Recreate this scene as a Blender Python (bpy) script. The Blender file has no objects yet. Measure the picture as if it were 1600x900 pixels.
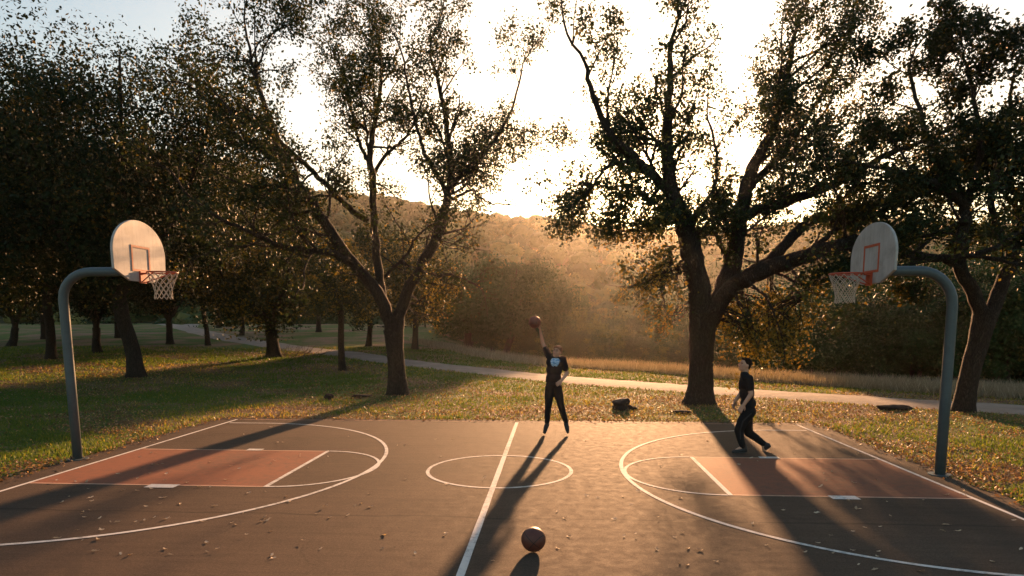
import bpy, bmesh, math, random
import numpy as np
from mathutils import Vector, Matrix

random.seed(7)
RS = np.random.RandomState(7)
S = bpy.context.scene
COL = S.collection
R = math.radians

# ---------------------------------------------------------------- camera maths
F, PX, PY, CH = 1036.0, 800.0, 620.0, 2.25
TH = math.atan(115 / F)
PS = math.atan(65 * math.cos(TH) / F)
ct, st, cp, sp = math.cos(TH), math.sin(TH), math.cos(PS), math.sin(PS)
RIGHT = np.array([cp, sp, 0.0]); FWD = np.array([-sp * ct, cp * ct, -st]); UP = np.cross(RIGHT, FWD)

def ray(x, y):
    return RIGHT * (x - PX) / F - UP * (y - PY) / F + FWD

def at(x, y, Y):                      # world point seen at a picture position, at world depth Y
    d = ray(x, y); t = Y / d[1]
    return np.array([d[0] * t, Y, CH + d[2] * t])

def sm(a, b, v):
    t = np.clip((v - a) / (b - a), 0, 1)
    return t * t * (3 - 2 * t)

_e = np.array([[CH / ((y - 505) / F) * (x - 865) / F, CH / ((y - 505) / F)] for x, y in
               [(640, 550), (760, 558), (900, 566), (1000, 572), (1100, 579), (1250, 588), (1400, 598), (1600, 608), (1900, 622)]])
def EDGE(X):                          # far side of the dry grass strip: an added dip behind lets the sun in
    return np.interp(X, _e[:, 0], _e[:, 1])

def tz(X, Y):                         # terrain height
    X = np.asarray(X, float); Y = np.asarray(Y, float)
    w = sm(2, -12, X)
    rise = 0.030 * np.maximum(0, Y - 22) * w
    rise = np.where(Y > 85, 0.030 * 63 * w + 0.012 * (Y - 85) * w, rise)
    bump = 0.05 * np.sin(X * .31 + 1.3) * np.sin(Y * .27) * sm(17, 26, Y)
    drop = .085 * np.maximum(0, Y - EDGE(X) - 1.5) * sm(-14, -6, X)  # added dip: seats the thicket low so sun reaches the lawn
    return -0.02 + rise + bump - np.minimum(drop, 4.2)

def gp(x, y):                         # terrain point under a picture position
    d = ray(x, y)
    lo = 3.0
    Yv = np.arange(4, 160, .1)
    P = np.outer(Yv / d[1], d) + np.array([0, 0, CH])
    below = P[:, 2] <= tz(P[:, 0], P[:, 1])
    i = int(np.argmax(below)) if below.any() else len(Yv) - 1
    return np.array([P[i, 0], Yv[i], float(tz(P[i, 0], Yv[i]))])

SUN = ray(988, 296); SUN = SUN / np.linalg.norm(SUN)
SUN_EL = math.asin(SUN[2]); SUN_AZ = math.atan2(SUN[0], SUN[1])

# ---------------------------------------------------------------- object helpers
def tag(o, label=None, cat=None, group=None, kind=None):
    if label: o['label'] = label
    if cat: o['category'] = cat
    if group: o['group'] = group
    if kind: o['kind'] = kind
    return o

def link(name, me, mat=None, parent=None):
    o = bpy.data.objects.new(name, me); COL.objects.link(o)
    if mat is not None and me is not None and not me.materials:
        me.materials.append(mat)
    if parent is not None: o.parent = parent
    return o

def empty(name, loc, label=None, cat=None, group=None):
    o = bpy.data.objects.new(name, None); COL.objects.link(o)
    o.location = tuple(loc); o.empty_display_size = .2
    return tag(o, label, cat, group)

def np_mesh(name, V, Q=None, T=None, smooth=False, attr=None):
    """V (n,3); Q (k,4) quads; T (m,3) triangles; attr: per-face float 'tint'"""
    me = bpy.data.meshes.new(name)
    V = np.asarray(V, np.float32)
    Q = np.zeros((0, 4), np.int32) if Q is None else np.asarray(Q, np.int32)
    T = np.zeros((0, 3), np.int32) if T is None else np.asarray(T, np.int32)
    me.vertices.add(len(V)); me.vertices.foreach_set('co', V.ravel())
    nl = Q.size + T.size
    me.loops.add(nl); me.loops.foreach_set('vertex_index', np.concatenate([Q.ravel(), T.ravel()]).astype(np.int32))
    nf = len(Q) + len(T)
    me.polygons.add(nf)
    starts = np.concatenate([np.arange(len(Q)) * 4, Q.size + np.arange(len(T)) * 3]).astype(np.int32)
    me.polygons.foreach_set('loop_start', starts)
    me.polygons.foreach_set('use_smooth', np.full(nf, smooth, bool))
    if attr is not None:
        a = me.attributes.new('tint', 'FLOAT', 'FACE'); a.data.foreach_set('value', np.asarray(attr, np.float32))
    me.update(calc_edges=True)
    me.validate()
    return me

class Acc:                            # collects tubes
    def __init__(s): s.V = []; s.Q = []; s.T = []; s.n = 0
    def add(s, V, Q=None, T=None):
        V = np.asarray(V, float)
        if Q is not None and len(Q): s.Q.append(np.asarray(Q) + s.n)
        if T is not None and len(T): s.T.append(np.asarray(T) + s.n)
        s.V.append(V); s.n += len(V)
    def tube(s, P, r, k=8, caps=True, wob=0):
        P = np.asarray(P, float); r = np.broadcast_to(np.asarray(r, float), (len(P),))
        tan = np.gradient(P, axis=0); tan /= np.linalg.norm(tan, axis=1)[:, None] + 1e-9
        u = np.cross(tan[0], [0.31, 0.17, .93]); 
        if np.linalg.norm(u) < .05: u = np.cross(tan[0], [1, 0, 0])
        u /= np.linalg.norm(u)
        ang = np.arange(k) * 2 * math.pi / k
        rings = []
        for i in range(len(P)):
            u = u - tan[i] * np.dot(u, tan[i]); u /= np.linalg.norm(u) + 1e-9
            v = np.cross(tan[i], u)
            rr = r[i] * (1 + (wob * RS.uniform(-1, 1, k) if wob else 0))
            rings.append(P[i] + (np.cos(ang) * rr)[:, None] * u + (np.sin(ang) * rr)[:, None] * v)
        V = np.concatenate(rings)
        Q = []
        for i in range(len(P) - 1):
            a = i * k + np.arange(k); b = i * k + (np.arange(k) + 1) % k
            Q.append(np.stack([a, b, b + k, a + k], 1))
        Q = np.concatenate(Q); T = None
        if caps:
            n0 = len(V); V = np.concatenate([V, P[:1], P[-1:]])
            a = np.arange(k); b = (a + 1) % k; L = (len(P) - 1) * k
            T = np.concatenate([np.stack([b, a, np.full(k, n0)], 1), np.stack([L + a, L + b, np.full(k, n0 + 1)], 1)])
        s.add(V, Q, T)
    def box(s, c, h, rot=None):
        c = np.asarray(c, float); h = np.asarray(h, float)
        g = np.array([[x, y, z] for x in (-1, 1) for y in (-1, 1) for z in (-1, 1)], float) * h
        if rot is not None: g = g @ np.asarray(rot).T
        s.add(g + c, [[0, 1, 3, 2], [4, 6, 7, 5], [0, 4, 5, 1], [2, 3, 7, 6], [0, 2, 6, 4], [1, 5, 7, 3]])
    def mesh(s, name, smooth=True, origin=None):
        V = np.concatenate(s.V)
        if origin is not None: V = V - np.asarray(origin)
        return np_mesh(name, V, np.concatenate(s.Q) if s.Q else None, np.concatenate(s.T) if s.T else None, smooth)

def leaf_mesh(name, C, size, tint, origin=(0, 0, 0), flat=0.0, rs=RS, face=None):
    n = len(C); C = np.asarray(C) - np.asarray(origin)
    u = rs.normal(size=(n, 3)); u[:, 2] *= (1 - flat); u /= np.linalg.norm(u, axis=1)[:, None]
    w = rs.normal(size=(n, 3))
    if flat: w[:, :2] *= (1 - flat); w[:, 2] = np.abs(w[:, 2]) + flat
    if face is not None: w = np.asarray(face) + rs.normal(0, .25, (n, 3))
    v = np.cross(w, u); v /= np.linalg.norm(v, axis=1)[:, None] + 1e-9
    nn = np.cross(u, v)
    L = (np.asarray(size) * .5)[:, None]; W = L * rs.uniform(.45, .8, (n, 1)); b = L * rs.uniform(-.3, .3, (n, 1))
    V = np.stack([C - u * L, C + v * W + nn * b, C + u * L, C - v * W + nn * b], 1).reshape(-1, 3)
    Q = np.arange(n * 4).reshape(n, 4)
    return np_mesh(name, V, Q, None, False, tint)

# ---------------------------------------------------------------- materials
def new_mat(name):
    m = bpy.data.materials.new(name); m.use_nodes = True
    nt = m.node_tree; nt.nodes.clear()
    return m, nt, nt.nodes, nt.links

def N(nt, typ, **kw):
    n = nt.nodes.new(typ)
    for k, v in kw.items():
        if k in n.inputs: n.inputs[k].default_value = v
        else: setattr(n, k, v)
    return n

def ramp(nt, fac, stops):
    r = nt.nodes.new('ShaderNodeValToRGB'); e = r.color_ramp.elements
    while len(e) > len(stops): e.remove(e[-1])
    while len(e) < len(stops): e.new(.5)
    for el, (p, c) in zip(e, stops):
        el.position = p; el.color = (*c, 1) if len(c) == 3 else c
    nt.links.new(fac, r.inputs[0]); return r.outputs[0]

def mixc(nt, fac, a, b, mode='MIX'):
    m = nt.nodes.new('ShaderNodeMix'); m.data_type = 'RGBA'; m.blend_type = mode
    for sock, val in ((m.inputs[0], fac), (m.inputs[6], a), (m.inputs[7], b)):
        if isinstance(val, bpy.types.NodeSocket): nt.links.new(val, sock)
        elif isinstance(val, (int, float)): sock.default_value = val
        else: sock.default_value = (*val, 1)
    return m.outputs[2]

def noise(nt, vec, scale, detail=4, rough=.55, dist=0):
    n = N(nt, 'ShaderNodeTexNoise', Scale=scale, Detail=detail, Roughness=rough, Distortion=dist)
    if vec is not None: nt.links.new(vec, n.inputs['Vector'])
    return n.outputs['Fac']

def maths(nt, op, a, b=None, c=None):
    m = nt.nodes.new('ShaderNodeMath'); m.operation = op
    for i, v in enumerate((a, b, c)):
        if v is None: continue
        if isinstance(v, bpy.types.NodeSocket): nt.links.new(v, m.inputs[i])
        else: m.inputs[i].default_value = v
    return m.outputs[0]

def finish(nt, color, rough=.8, bump=None, bdist=.02, bstr=.5, spec=.5, metal=0, extra=None):
    b = N(nt, 'ShaderNodeBsdfPrincipled', Roughness=.8)
    o = N(nt, 'ShaderNodeOutputMaterial')
    for sock, v in ((b.inputs['Base Color'], color), (b.inputs['Roughness'], rough)):
        if isinstance(v, bpy.types.NodeSocket): nt.links.new(v, sock)
        elif isinstance(v, (int, float)): sock.default_value = v
        else: sock.default_value = (*v, 1)
    b.inputs['Specular IOR Level'].default_value = spec; b.inputs['Metallic'].default_value = metal
    if bump is not None:
        bp = N(nt, 'ShaderNodeBump', Strength=bstr, Distance=bdist)
        nt.links.new(bump, bp.inputs['Height']); nt.links.new(bp.outputs[0], b.inputs['Normal'])
    nt.links.new(b.outputs[0], o.inputs['Surface'])
    return b

def pos(nt): return nt.nodes.new('ShaderNodeNewGeometry').outputs['Position']
def objc(nt): return nt.nodes.new('ShaderNodeTexCoord').outputs['Object']

def mat_leaf(name, c0, c1, c2, trans=.45, gloss=.25):
    """c0 -> c1 -> c2 with the per-leaf 'tint'"""
    m, nt, nd, lk = new_mat(name)
    a = N(nt, 'ShaderNodeAttribute', attribute_name='tint')
    col = ramp(nt, a.outputs['Fac'], [(0, c0), (.6, c1), (.78, c2), (1, tuple(x * 1.25 for x in c2))])
    d = N(nt, 'ShaderNodeBsdfPrincipled', Roughness=.55); d.inputs['Specular IOR Level'].default_value = gloss
    t = N(nt, 'ShaderNodeBsdfTranslucent')
    tc = mixc(nt, 1.0, col, (1.25, 1.05, .55), 'MULTIPLY')
    mx = N(nt, 'ShaderNodeMixShader', Fac=trans); o = N(nt, 'ShaderNodeOutputMaterial')
    lk.new(col, d.inputs['Base Color']); lk.new(tc, t.inputs['Color'])
    lk.new(d.outputs[0], mx.inputs[1]); lk.new(t.outputs[0], mx.inputs[2]); lk.new(mx.outputs[0], o.inputs['Surface'])
    return m

def mat_bark(name, ca, cb):
    m, nt, nd, lk = new_mat(name)
    v = objc(nt)
    mp = N(nt, 'ShaderNodeMapping'); mp.inputs['Scale'].default_value = (1, 1, .22); lk.new(v, mp.inputs['Vector'])
    vo = N(nt, 'ShaderNodeTexVoronoi', Scale=26.0); vo.feature = 'DISTANCE_TO_EDGE'; 
    n0 = N(nt, 'ShaderNodeTexNoise', Scale=6.0, Detail=4.0); lk.new(mp.outputs[0], n0.inputs['Vector'])
    wv = mixc(nt, .3, mp.outputs[0], n0.outputs['Color'], 'ADD'); lk.new(wv, vo.inputs['Vector'])
    n1 = noise(nt, v, 3.0, 5)
    h = maths(nt, 'MULTIPLY', maths(nt, 'MINIMUM', vo.outputs['Distance'], .25), 4.0)
    c = mixc(nt, h, tuple(x * .55 for x in ca), cb)
    c = mixc(nt, maths(nt, 'MULTIPLY', n1, .6), c, ca)
    finish(nt, c, .9, h, .03, .9, .2)
    return m

def mat_plain(name, col, rough=.6, var=.12, scale=12, spec=.5, metal=0, bump=.0):
    m, nt, nd, lk = new_mat(name)
    n = noise(nt, objc(nt), scale, 5, .6)
    c = mixc(nt, n, tuple(x * (1 - var * 2) for x in col), tuple(min(1, x * (1 + var * 2)) for x in col))
    finish(nt, c, rough, n if bump else None, .01, bump, spec, metal)
    return m

M = {}
M['bark'] = mat_bark('bark', (.036, .028, .021), (.070, .056, .044))
M['bark_grey'] = mat_bark('bark_grey', (.045, .039, .034), (.085, .075, .065))
M['oak_leaf'] = mat_leaf('oak_leaf', (.022, .036, .011), (.040, .052, .015), (.22, .165, .030), .26)
M['dark_leaf'] = mat_leaf('dark_leaf', (.014, .023, .009), (.026, .036, .012), (.15, .10, .018), .16, .1)
M['bush_leaf'] = mat_leaf('bush_leaf', (.024, .062, .024), (.050, .100, .036), (.12, .15, .045), .04, .05)
M['far_leaf'] = mat_leaf('far_leaf', (.020, .042, .016), (.060, .088, .032), (.15, .14, .045), .03, .03)

def mat_ground():
    m, nt, nd, lk = new_mat('lawn_soil')
    p = pos(nt)
    n1 = noise(nt, p, .22, 5, .6); n2 = noise(nt, p, 3.0, 5, .65); n3 = noise(nt, p, 30, 3, .7)
    g = ramp(nt, n2, [(.3, (.045, .08, .016)), (.6, (.09, .14, .026)), (.8, (.15, .15, .04))])
    b = ramp(nt, n3, [(.3, (.10, .066, .042)), (.55, (.25, .16, .10)), (.8, (.38, .26, .17))])
    f = ramp(nt, n1, [(.46, (0, 0, 0)), (.58, (1, 1, 1))])
    c = mixc(nt, f, g, b)
    h = maths(nt, 'ADD', n2, n3)
    finish(nt, c, .95, h, .05, .7, .15)
    return m
M['ground'] = mat_ground()

def mat_court():
    m, nt, nd, lk = new_mat('worn_asphalt')
    p = pos(nt)
    sx = N(nt, 'ShaderNodeSeparateXYZ'); lk.new(p, sx.inputs[0])
    n1 = noise(nt, p, .45, 6, .62, .4); n2 = noise(nt, p, 7, 6, .7); n3 = noise(nt, p, 140, 2, .7); n5 = noise(nt, p, 420, 2, .5)
    c = ramp(nt, n1, [(.3, (.084, .058, .042)), (.5, (.112, .076, .053)), (.72, (.145, .098, .067))])
    c = mixc(nt, maths(nt, 'MULTIPLY', n2, .55), c, (.085, .07, .058))
    gr = ramp(nt, n3, [(.36, (.5, .5, .5)), (.5, (1, 1, 1)), (.68, (1.5, 1.45, 1.4))])
    c = mixc(nt, .8, c, gr, 'MULTIPLY')
    c = mixc(nt, .7, c, ramp(nt, noise(nt, p, 38, 4, .75), [(.36, (.66, .66, .66)), (.52, (1, 1, 1)), (.66, (1.32, 1.3, 1.26))]), 'MULTIPLY')
    # long brushed streaks along the width of the court
    mp = N(nt, 'ShaderNodeMapping'); mp.inputs['Scale'].default_value = (.25, 5, 1); lk.new(p, mp.inputs['Vector'])
    s = noise(nt, mp.outputs[0], 2.2, 5, .65)
    c = mixc(nt, .55, c, ramp(nt, s, [(.3, (.72, .72, .72)), (.55, (1, 1, 1)), (.8, (1.18, 1.16, 1.12))]), 'MULTIPLY')
    st = noise(nt, p, 1.4, 5, .6, .8)
    c = mixc(nt, ramp(nt, st, [(.58, (0, 0, 0)), (.72, (.55, .55, .55))]), c, (.062, .047, .037))
    sp = N(nt, 'ShaderNodeTexVoronoi', Scale=3.2); lk.new(p, sp.inputs['Vector'])
    c = mixc(nt, ramp(nt, sp.outputs['Distance'], [(.03, (.75, .75, .75)), (.06, (0, 0, 0))]), c, (.035, .026, .02))
    # cracks
    vo = N(nt, 'ShaderNodeTexVoronoi', Scale=.28); vo.feature = 'DISTANCE_TO_EDGE'
    nv = N(nt, 'ShaderNodeTexNoise', Scale=1.6, Detail=6.0); lk.new(p, nv.inputs['Vector'])
    lk.new(mixc(nt, .5, p, nv.outputs['Color'], 'ADD'), vo.inputs['Vector'])
    cr = ramp(nt, vo.outputs['Distance'], [(0, (1, 1, 1)), (.003, (.6, .6, .6)), (.006, (0, 0, 0))])
    nm = ramp(nt, noise(nt, p, .6, 3), [(.5, (0, 0, 0)), (.6, (1, 1, 1))])
    crk = maths(nt, 'MULTIPLY', cr, nm)
    c = mixc(nt, maths(nt, 'MULTIPLY', crk, .2), c, (.022, .018, .015))
    # construction joint
    yj = maths(nt, 'ADD', sx.outputs[1], maths(nt, 'MULTIPLY', noise(nt, p, .9, 3), .25))
    j = maths(nt, 'LESS_THAN', maths(nt, 'ABSOLUTE', maths(nt, 'SUBTRACT', yj, 7.62)), .022)
    c = mixc(nt, maths(nt, 'MULTIPLY', j, .45), c, (.03, .025, .022))
    hh = maths(nt, 'ADD', maths(nt, 'MULTIPLY', n3, 1.0), maths(nt, 'MULTIPLY', n5, .6))
    hh = maths(nt, 'SUBTRACT', hh, maths(nt, 'MULTIPLY', crk, .3))
    finish(nt, c, ramp(nt, n2, [(.3, (.72, .72, .72)), (.7, (.88, .88, .88))]), hh, .006, .55, .05)
    return m
M['court'] = mat_court()

def mat_paint(name, col, wear_lo, wear_hi, under=(.09, .074, .06)):
    m, nt, nd, lk = new_mat(name)
    p = pos(nt)
    n1 = noise(nt, p, 9, 6, .75); n2 = noise(nt, p, 130, 2, .7); n3 = noise(nt, p, .8, 4)
    w = maths(nt, 'ADD', maths(nt, 'MULTIPLY', n1, .6), maths(nt, 'ADD', maths(nt, 'MULTIPLY', n2, .35), maths(nt, 'MULTIPLY', n3, .38)))
    w = maths(nt, 'SUBTRACT', w, .115)
    f = ramp(nt, w, [(wear_lo, (0, 0, 0)), (wear_hi, (1, 1, 1))])
    c = mixc(nt, f, col, under)
    finish(nt, c, .8, n2, .004, .4, .08)
    return m
M['white_paint'] = mat_paint('worn_white_paint', (.74, .70, .64), .54, .76)
M['faded_paint'] = mat_paint('faded_orange_line_paint', (.60, .37, .26), .56, .80)
M['key_paint'] = mat_paint('faded_terracotta_paint', (.275, .108, .064), .50, .84)

def mat_path():
    m, nt, nd, lk = new_mat('pale_gravel')
    p = pos(nt)
    n1 = noise(nt, p, 1.2, 5, .6); n2 = noise(nt, p, 45, 3, .7)
    c = ramp(nt, n1, [(.3, (.22, .18, .15)), (.7, (.33, .28, .235))])
    c = mixc(nt, .6, c, ramp(nt, n2, [(.3, (.7, .7, .7)), (.7, (1.2, 1.2, 1.2))]), 'MULTIPLY')
    finish(nt, c, .9, n2, .02, .5, .2)
    return m
M['path'] = mat_path()

def mat_board():
    m, nt, nd, lk = new_mat('weathered_white_board')
    v = objc(nt)
    n1 = noise(nt, v, 4, 6, .65); n2 = noise(nt, v, 40, 3)
    mp = N(nt, 'ShaderNodeMapping'); mp.inputs['Scale'].default_value = (1, 9, .6); lk.new(v, mp.inputs['Vector'])
    n3 = noise(nt, mp.outputs[0], 2.5, 5, .6)
    c = ramp(nt, n1, [(.3, (.33, .31, .29)), (.5, (.46, .435, .41)), (.75, (.54, .52, .49))])
    c = mixc(nt, .5, c, ramp(nt, n3, [(.35, (.72, .70, .68)), (.55, (1, 1, 1))]), 'MULTIPLY')
    finish(nt, c, .55, n2, .003, .2, .4)
    return m
M['board'] = mat_board()
M['pole'] = mat_plain('blue_grey_painted_steel', (.07, .095, .105), .45, .15, 9, .5, 0, .1)
M['red_steel'] = mat_plain('orange_red_steel', (.48, .075, .03), .4, .15, 20)
M['target'] = mat_plain('red_orange_line', (.50, .10, .04), .6, .2, 30)
M['net'] = mat_plain('net_cord', (.50, .42, .33), .85, .2, 60)
M['skin'] = mat_plain('skin', (.52, .30, .20), .5, .06, 20, .4)
M['hair_brown'] = mat_plain('brown_hair', (.12, .058, .022), .6, .3, 60, .3, 0, .6)
M['hair_dark'] = mat_plain('dark_hair', (.016, .010, .007), .75, .3, 60, .12, 0, .6)
M['black_cloth'] = mat_plain('black_cotton', (.014, .014, .016), .9, .15, 25, .2, 0, .5)
M['black_trouser'] = mat_plain('black_trouser', (.013, .013, .014), .85, .15, 18, .2, 0, .5)
M['stripe'] = mat_plain('grey_stripe', (.022, .022, .024), .8, .1, 20)
M['shoe'] = mat_plain('black_shoe', (.018, .017, .018), .6, .15, 30)
M['sole'] = mat_plain('grey_sole', (.10, .095, .09), .7, .1, 30)
M['eye'] = mat_plain('eye', (.02, .012, .01), .25, .05, 20)
M['lip'] = mat_plain('lip', (.25, .08, .06), .5, .05, 20)
M['dead_leaf'] = mat_leaf('dead_leaf', (.26, .16, .09), (.46, .34, .22), (.62, .50, .36), .15, .2)
M['litter'] = mat_leaf('leaf_litter', (.085, .052, .032), (.22, .135, .075), (.42, .28, .16), .3, .2)
M['grass'] = mat_leaf('grass_blade', (.050, .105, .020), (.125, .185, .034), (.32, .26, .075), .5, .2)
M['dry_grass'] = mat_leaf('dry_grass', (.20, .17, .12), (.36, .31, .23), (.50, .43, .34), .22, .1)
M['rock'] = mat_plain('dark_stump_wood', (.055, .035, .026), .9, .3, 9, .2, 0, .8)
M['hill'] = mat_plain('hill_soil', (.06, .055, .025), .95, .2, .1, .1)
M['twig'] = mat_plain('dry_twig', (.11, .075, .05), .9, .2, 9)

def mat_ball():
    m, nt, nd, lk = new_mat('basketball_leather')
    v = objc(nt); s = N(nt, 'ShaderNodeSeparateXYZ'); lk.new(v, s.inputs[0])
    x, y, z = s.outputs
    r = .122; w = .0032
    def band(e): return maths(nt, 'LESS_THAN', maths(nt, 'ABSOLUTE', e), w)
    a = band(x); b = band(z)
    # the two curved side seams: planes bent towards the poles of the ball
    q = maths(nt, 'SUBTRACT', maths(nt, 'ABSOLUTE', y), maths(nt, 'ADD', .058, maths(nt, 'MULTIPLY', maths(nt, 'MULTIPLY', x, x), 2.6)))
    c = band(q)
    f = maths(nt, 'MAXIMUM', a, maths(nt, 'MAXIMUM', b, c))
    n = noise(nt, v, 14, 4)
    vo = N(nt, 'ShaderNodeTexVoronoi', Scale=260.0); lk.new(v, vo.inputs['Vector'])
    base = mixc(nt, n, (.095, .030, .020), (.16, .052, .033))
    col = mixc(nt, f, base, (.012, .010, .010))
    h = maths(nt, 'SUBTRACT', maths(nt, 'MULTIPLY', vo.outputs['Distance'], .5), maths(nt, 'MULTIPLY', f, 1.5))
    finish(nt, col, .48, h, .003, .5, .45)
    return m
M['ball'] = mat_ball()

def mat_shirt_print():
    m, nt, nd, lk = new_mat('black_shirt_with_blue_print')
    v = objc(nt); s = N(nt, 'ShaderNodeSeparateXYZ'); lk.new(v, s.inputs[0])
    # printed patch: a soft-edged block on the chest (object space of the shirt, origin at its centre)
    n = noise(nt, v, 9, 4)
    ex = maths(nt, 'MULTIPLY', maths(nt, 'ABSOLUTE', maths(nt, 'SUBTRACT', s.outputs[0], PR[0])), 1 / .112)
    ez = maths(nt, 'MULTIPLY', maths(nt, 'ABSOLUTE', maths(nt, 'SUBTRACT', s.outputs[2], PR[1])), 1 / .088)
    e = maths(nt, 'ADD', maths(nt, 'POWER', ex, 2.0), maths(nt, 'POWER', ez, 2.0))
    e = maths(nt, 'ADD', e, maths(nt, 'MULTIPLY', n, 2.6))
    inside = maths(nt, 'MULTIPLY', maths(nt, 'LESS_THAN', e, 2.1), maths(nt, 'LESS_THAN', s.outputs[1], .0))
    mp = N(nt, 'ShaderNodeMapping'); mp.inputs['Scale'].default_value = (6, 6, 22); lk.new(v, mp.inputs['Vector'])
    w = noise(nt, mp.outputs[0], 1.6, 4, .6, 1.2)
    pc = ramp(nt, w, [(.3, (.05, .14, .30)), (.48, (.16, .36, .62)), (.58, (.60, .76, .88)), (.7, (.12, .28, .52))])
    cl = mixc(nt, noise(nt, v, 25, 4), (.010, .010, .012), (.018, .018, .020))
    finish(nt, mixc(nt, inside, cl, pc), .85, n, .01, .4, .2)
    return m

# ---------------------------------------------------------------- ground, court, path, hills
def structure_mesh(name, me, mat, parent=None):
    o = link(name, me, mat, parent)
    if parent is None: tag(o, kind='structure')
    return o

def make_ground():
    xs = np.unique(np.concatenate([np.arange(-460, -60, 10), np.arange(-60, 60, 1.0), np.arange(60, 461, 10)]))
    ys = np.unique(np.concatenate([np.arange(-24, 0, 4), np.arange(0, 70, 1.0), np.arange(70, 403, 6)]))
    X, Y = np.meshgrid(xs, ys); Z = tz(X, Y)
    V = np.stack([X, Y, Z], -1).reshape(-1, 3)
    nx, ny = len(xs), len(ys)
    i = np.arange(nx - 1)[None, :] + np.arange(ny - 1)[:, None] * nx
    Q = np.stack([i, i + 1, i + nx + 1, i + nx], -1).reshape(-1, 4)
    structure_mesh('ground', np_mesh('ground', V, Q, smooth=True), M['ground'])
make_ground()

CX0, CX1, CY1 = -7.95, 5.92, 15.30
def make_court():
    out = []
    def seg(a, b, n):
        for t in np.linspace(0, 1, n, endpoint=False):
            out.append([a[0] + (b[0] - a[0]) * t, a[1] + (b[1] - a[1]) * t])
    seg((CX0, -6), (CX1, -6), 4); seg((CX1, -6), (CX1, CY1), 130); seg((CX1, CY1), (CX0, CY1), 120); seg((CX0, CY1), (CX0, -6), 130)
    out = np.array(out)
    out[:, 0] += np.where(out[:, 1] > -5, .035 * np.sin(out[:, 1] * 3.1) * np.cos(out[:, 1] * 1.3) + RS.uniform(-.025, .025, len(out)), 0)
    out[:, 1] += np.where(out[:, 1] > 15, .04 * np.sin(out[:, 0] * 2.3) + RS.uniform(-.03, .03, len(out)), 0)
    bm = bmesh.new()
    top = [bm.verts.new((x, y, 0)) for x, y in out]; bot = [bm.verts.new((x, y, -.08)) for x, y in out]
    bm.faces.new(top)
    for k in range(len(top)): bm.faces.new((top[k], bot[k], bot[(k + 1) % len(top)], top[(k + 1) % len(top)]))
    bmesh.ops.recalc_face_normals(bm, faces=bm.faces)
    me = bpy.data.meshes.new('court'); bm.to_mesh(me); bm.free()
    return structure_mesh('court', me, M['court'])
court = make_court()

def strip(name, P, w, mat, z=.0022, closed=False):
    P = np.asarray(P, float)
    if closed: Pe = np.concatenate([P[-1:], P, P[:1]]); tan = (Pe[2:] - Pe[:-2])
    else: tan = np.gradient(P, axis=0)
    tan /= np.linalg.norm(tan, axis=1)[:, None]; nrm = np.stack([-tan[:, 1], tan[:, 0]], 1)
    ww = w * .5 * (1 + RS.uniform(-.05, .05, (len(P), 1)))
    a, b = P + nrm * ww, P - nrm * ww
    n = len(P); V = np.concatenate([np.c_[a, np.full(n, z)], np.c_[b, np.full(n, z)]])
    k = np.arange(n if closed else n - 1); k2 = (k + 1) % n
    Q = np.stack([k + n, k2 + n, k2, k], 1)
    return link(name, np_mesh(name, V, Q), mat, court)

def line(a, b, n=24): return np.stack([np.linspace(a[0], b[0], n), np.linspace(a[1], b[1], n)], 1)
def arc(c, rx, ry, a0, a1, n=72):
    t = np.radians(np.linspace(a0, a1, n)); return np.stack([c[0] + rx * np.cos(t), c[1] + ry * np.sin(t)], 1)

def flat(name, x0, x1, y0, y1, mat, z=.0011):
    return link(name, np_mesh(name, [[x0, y0, z], [x1, y0, z], [x1, y1, z], [x0, y1, z]], [[0, 1, 2, 3]]), mat, court)

BL, BR, BY = -7.42, 5.43, 15.02
strip('baseline', line((BL, -4), (BL, BY), 60), .055, M['white_paint'])
strip('baseline', line((BR, -4), (BR, BY), 60), .055, M['white_paint'])
strip('sideline', line((BL + .06, BY), (BR - .06, BY), 60), .035, M['faded_paint'])
strip('midline', line((-.82, -4), (-.82, BY - .06), 60), .075, M['white_paint'])
strip('centre_circle', arc((-.815, 10.0), 1.10, 1.12, 0, 357, 80), .055, M['white_paint'], .0033, True)
# left half
flat('key_paint', BL + .03, -4.0, 8.78, 11.30, M['key_paint'])
strip('lane_line', line((BL + .03, 11.32), (-3.94, 11.32), 20), .045, M['faded_paint'])
strip('lane_line', line((BL + .03, 8.76), (-3.94, 8.76), 20), .045, M['faded_paint'])
strip('free_throw_line', line((-3.965, 8.74), (-3.965, 11.34), 20), .065, M['white_paint'], .0033)
strip('free_throw_arc', arc((-3.93, 10.04), 1.17, 1.28, 90, -90, 50), .05, M['white_paint'], .0044)
strip('arc_line', np.concatenate([line((BL + .1, 14.46), (-6.5, 14.46), 8)[:-1], arc((-6.5, 10.28), 3.70, 4.18, 90, -92, 90)]), .06, M['white_paint'], .0050)
flat('lane_block', -5.62, -5.20, 8.60, 8.79, M['white_paint'], .0056)
flat('lane_block', -5.45, -5.17, 11.29, 11.44, M['white_paint'], .0056)
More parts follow.
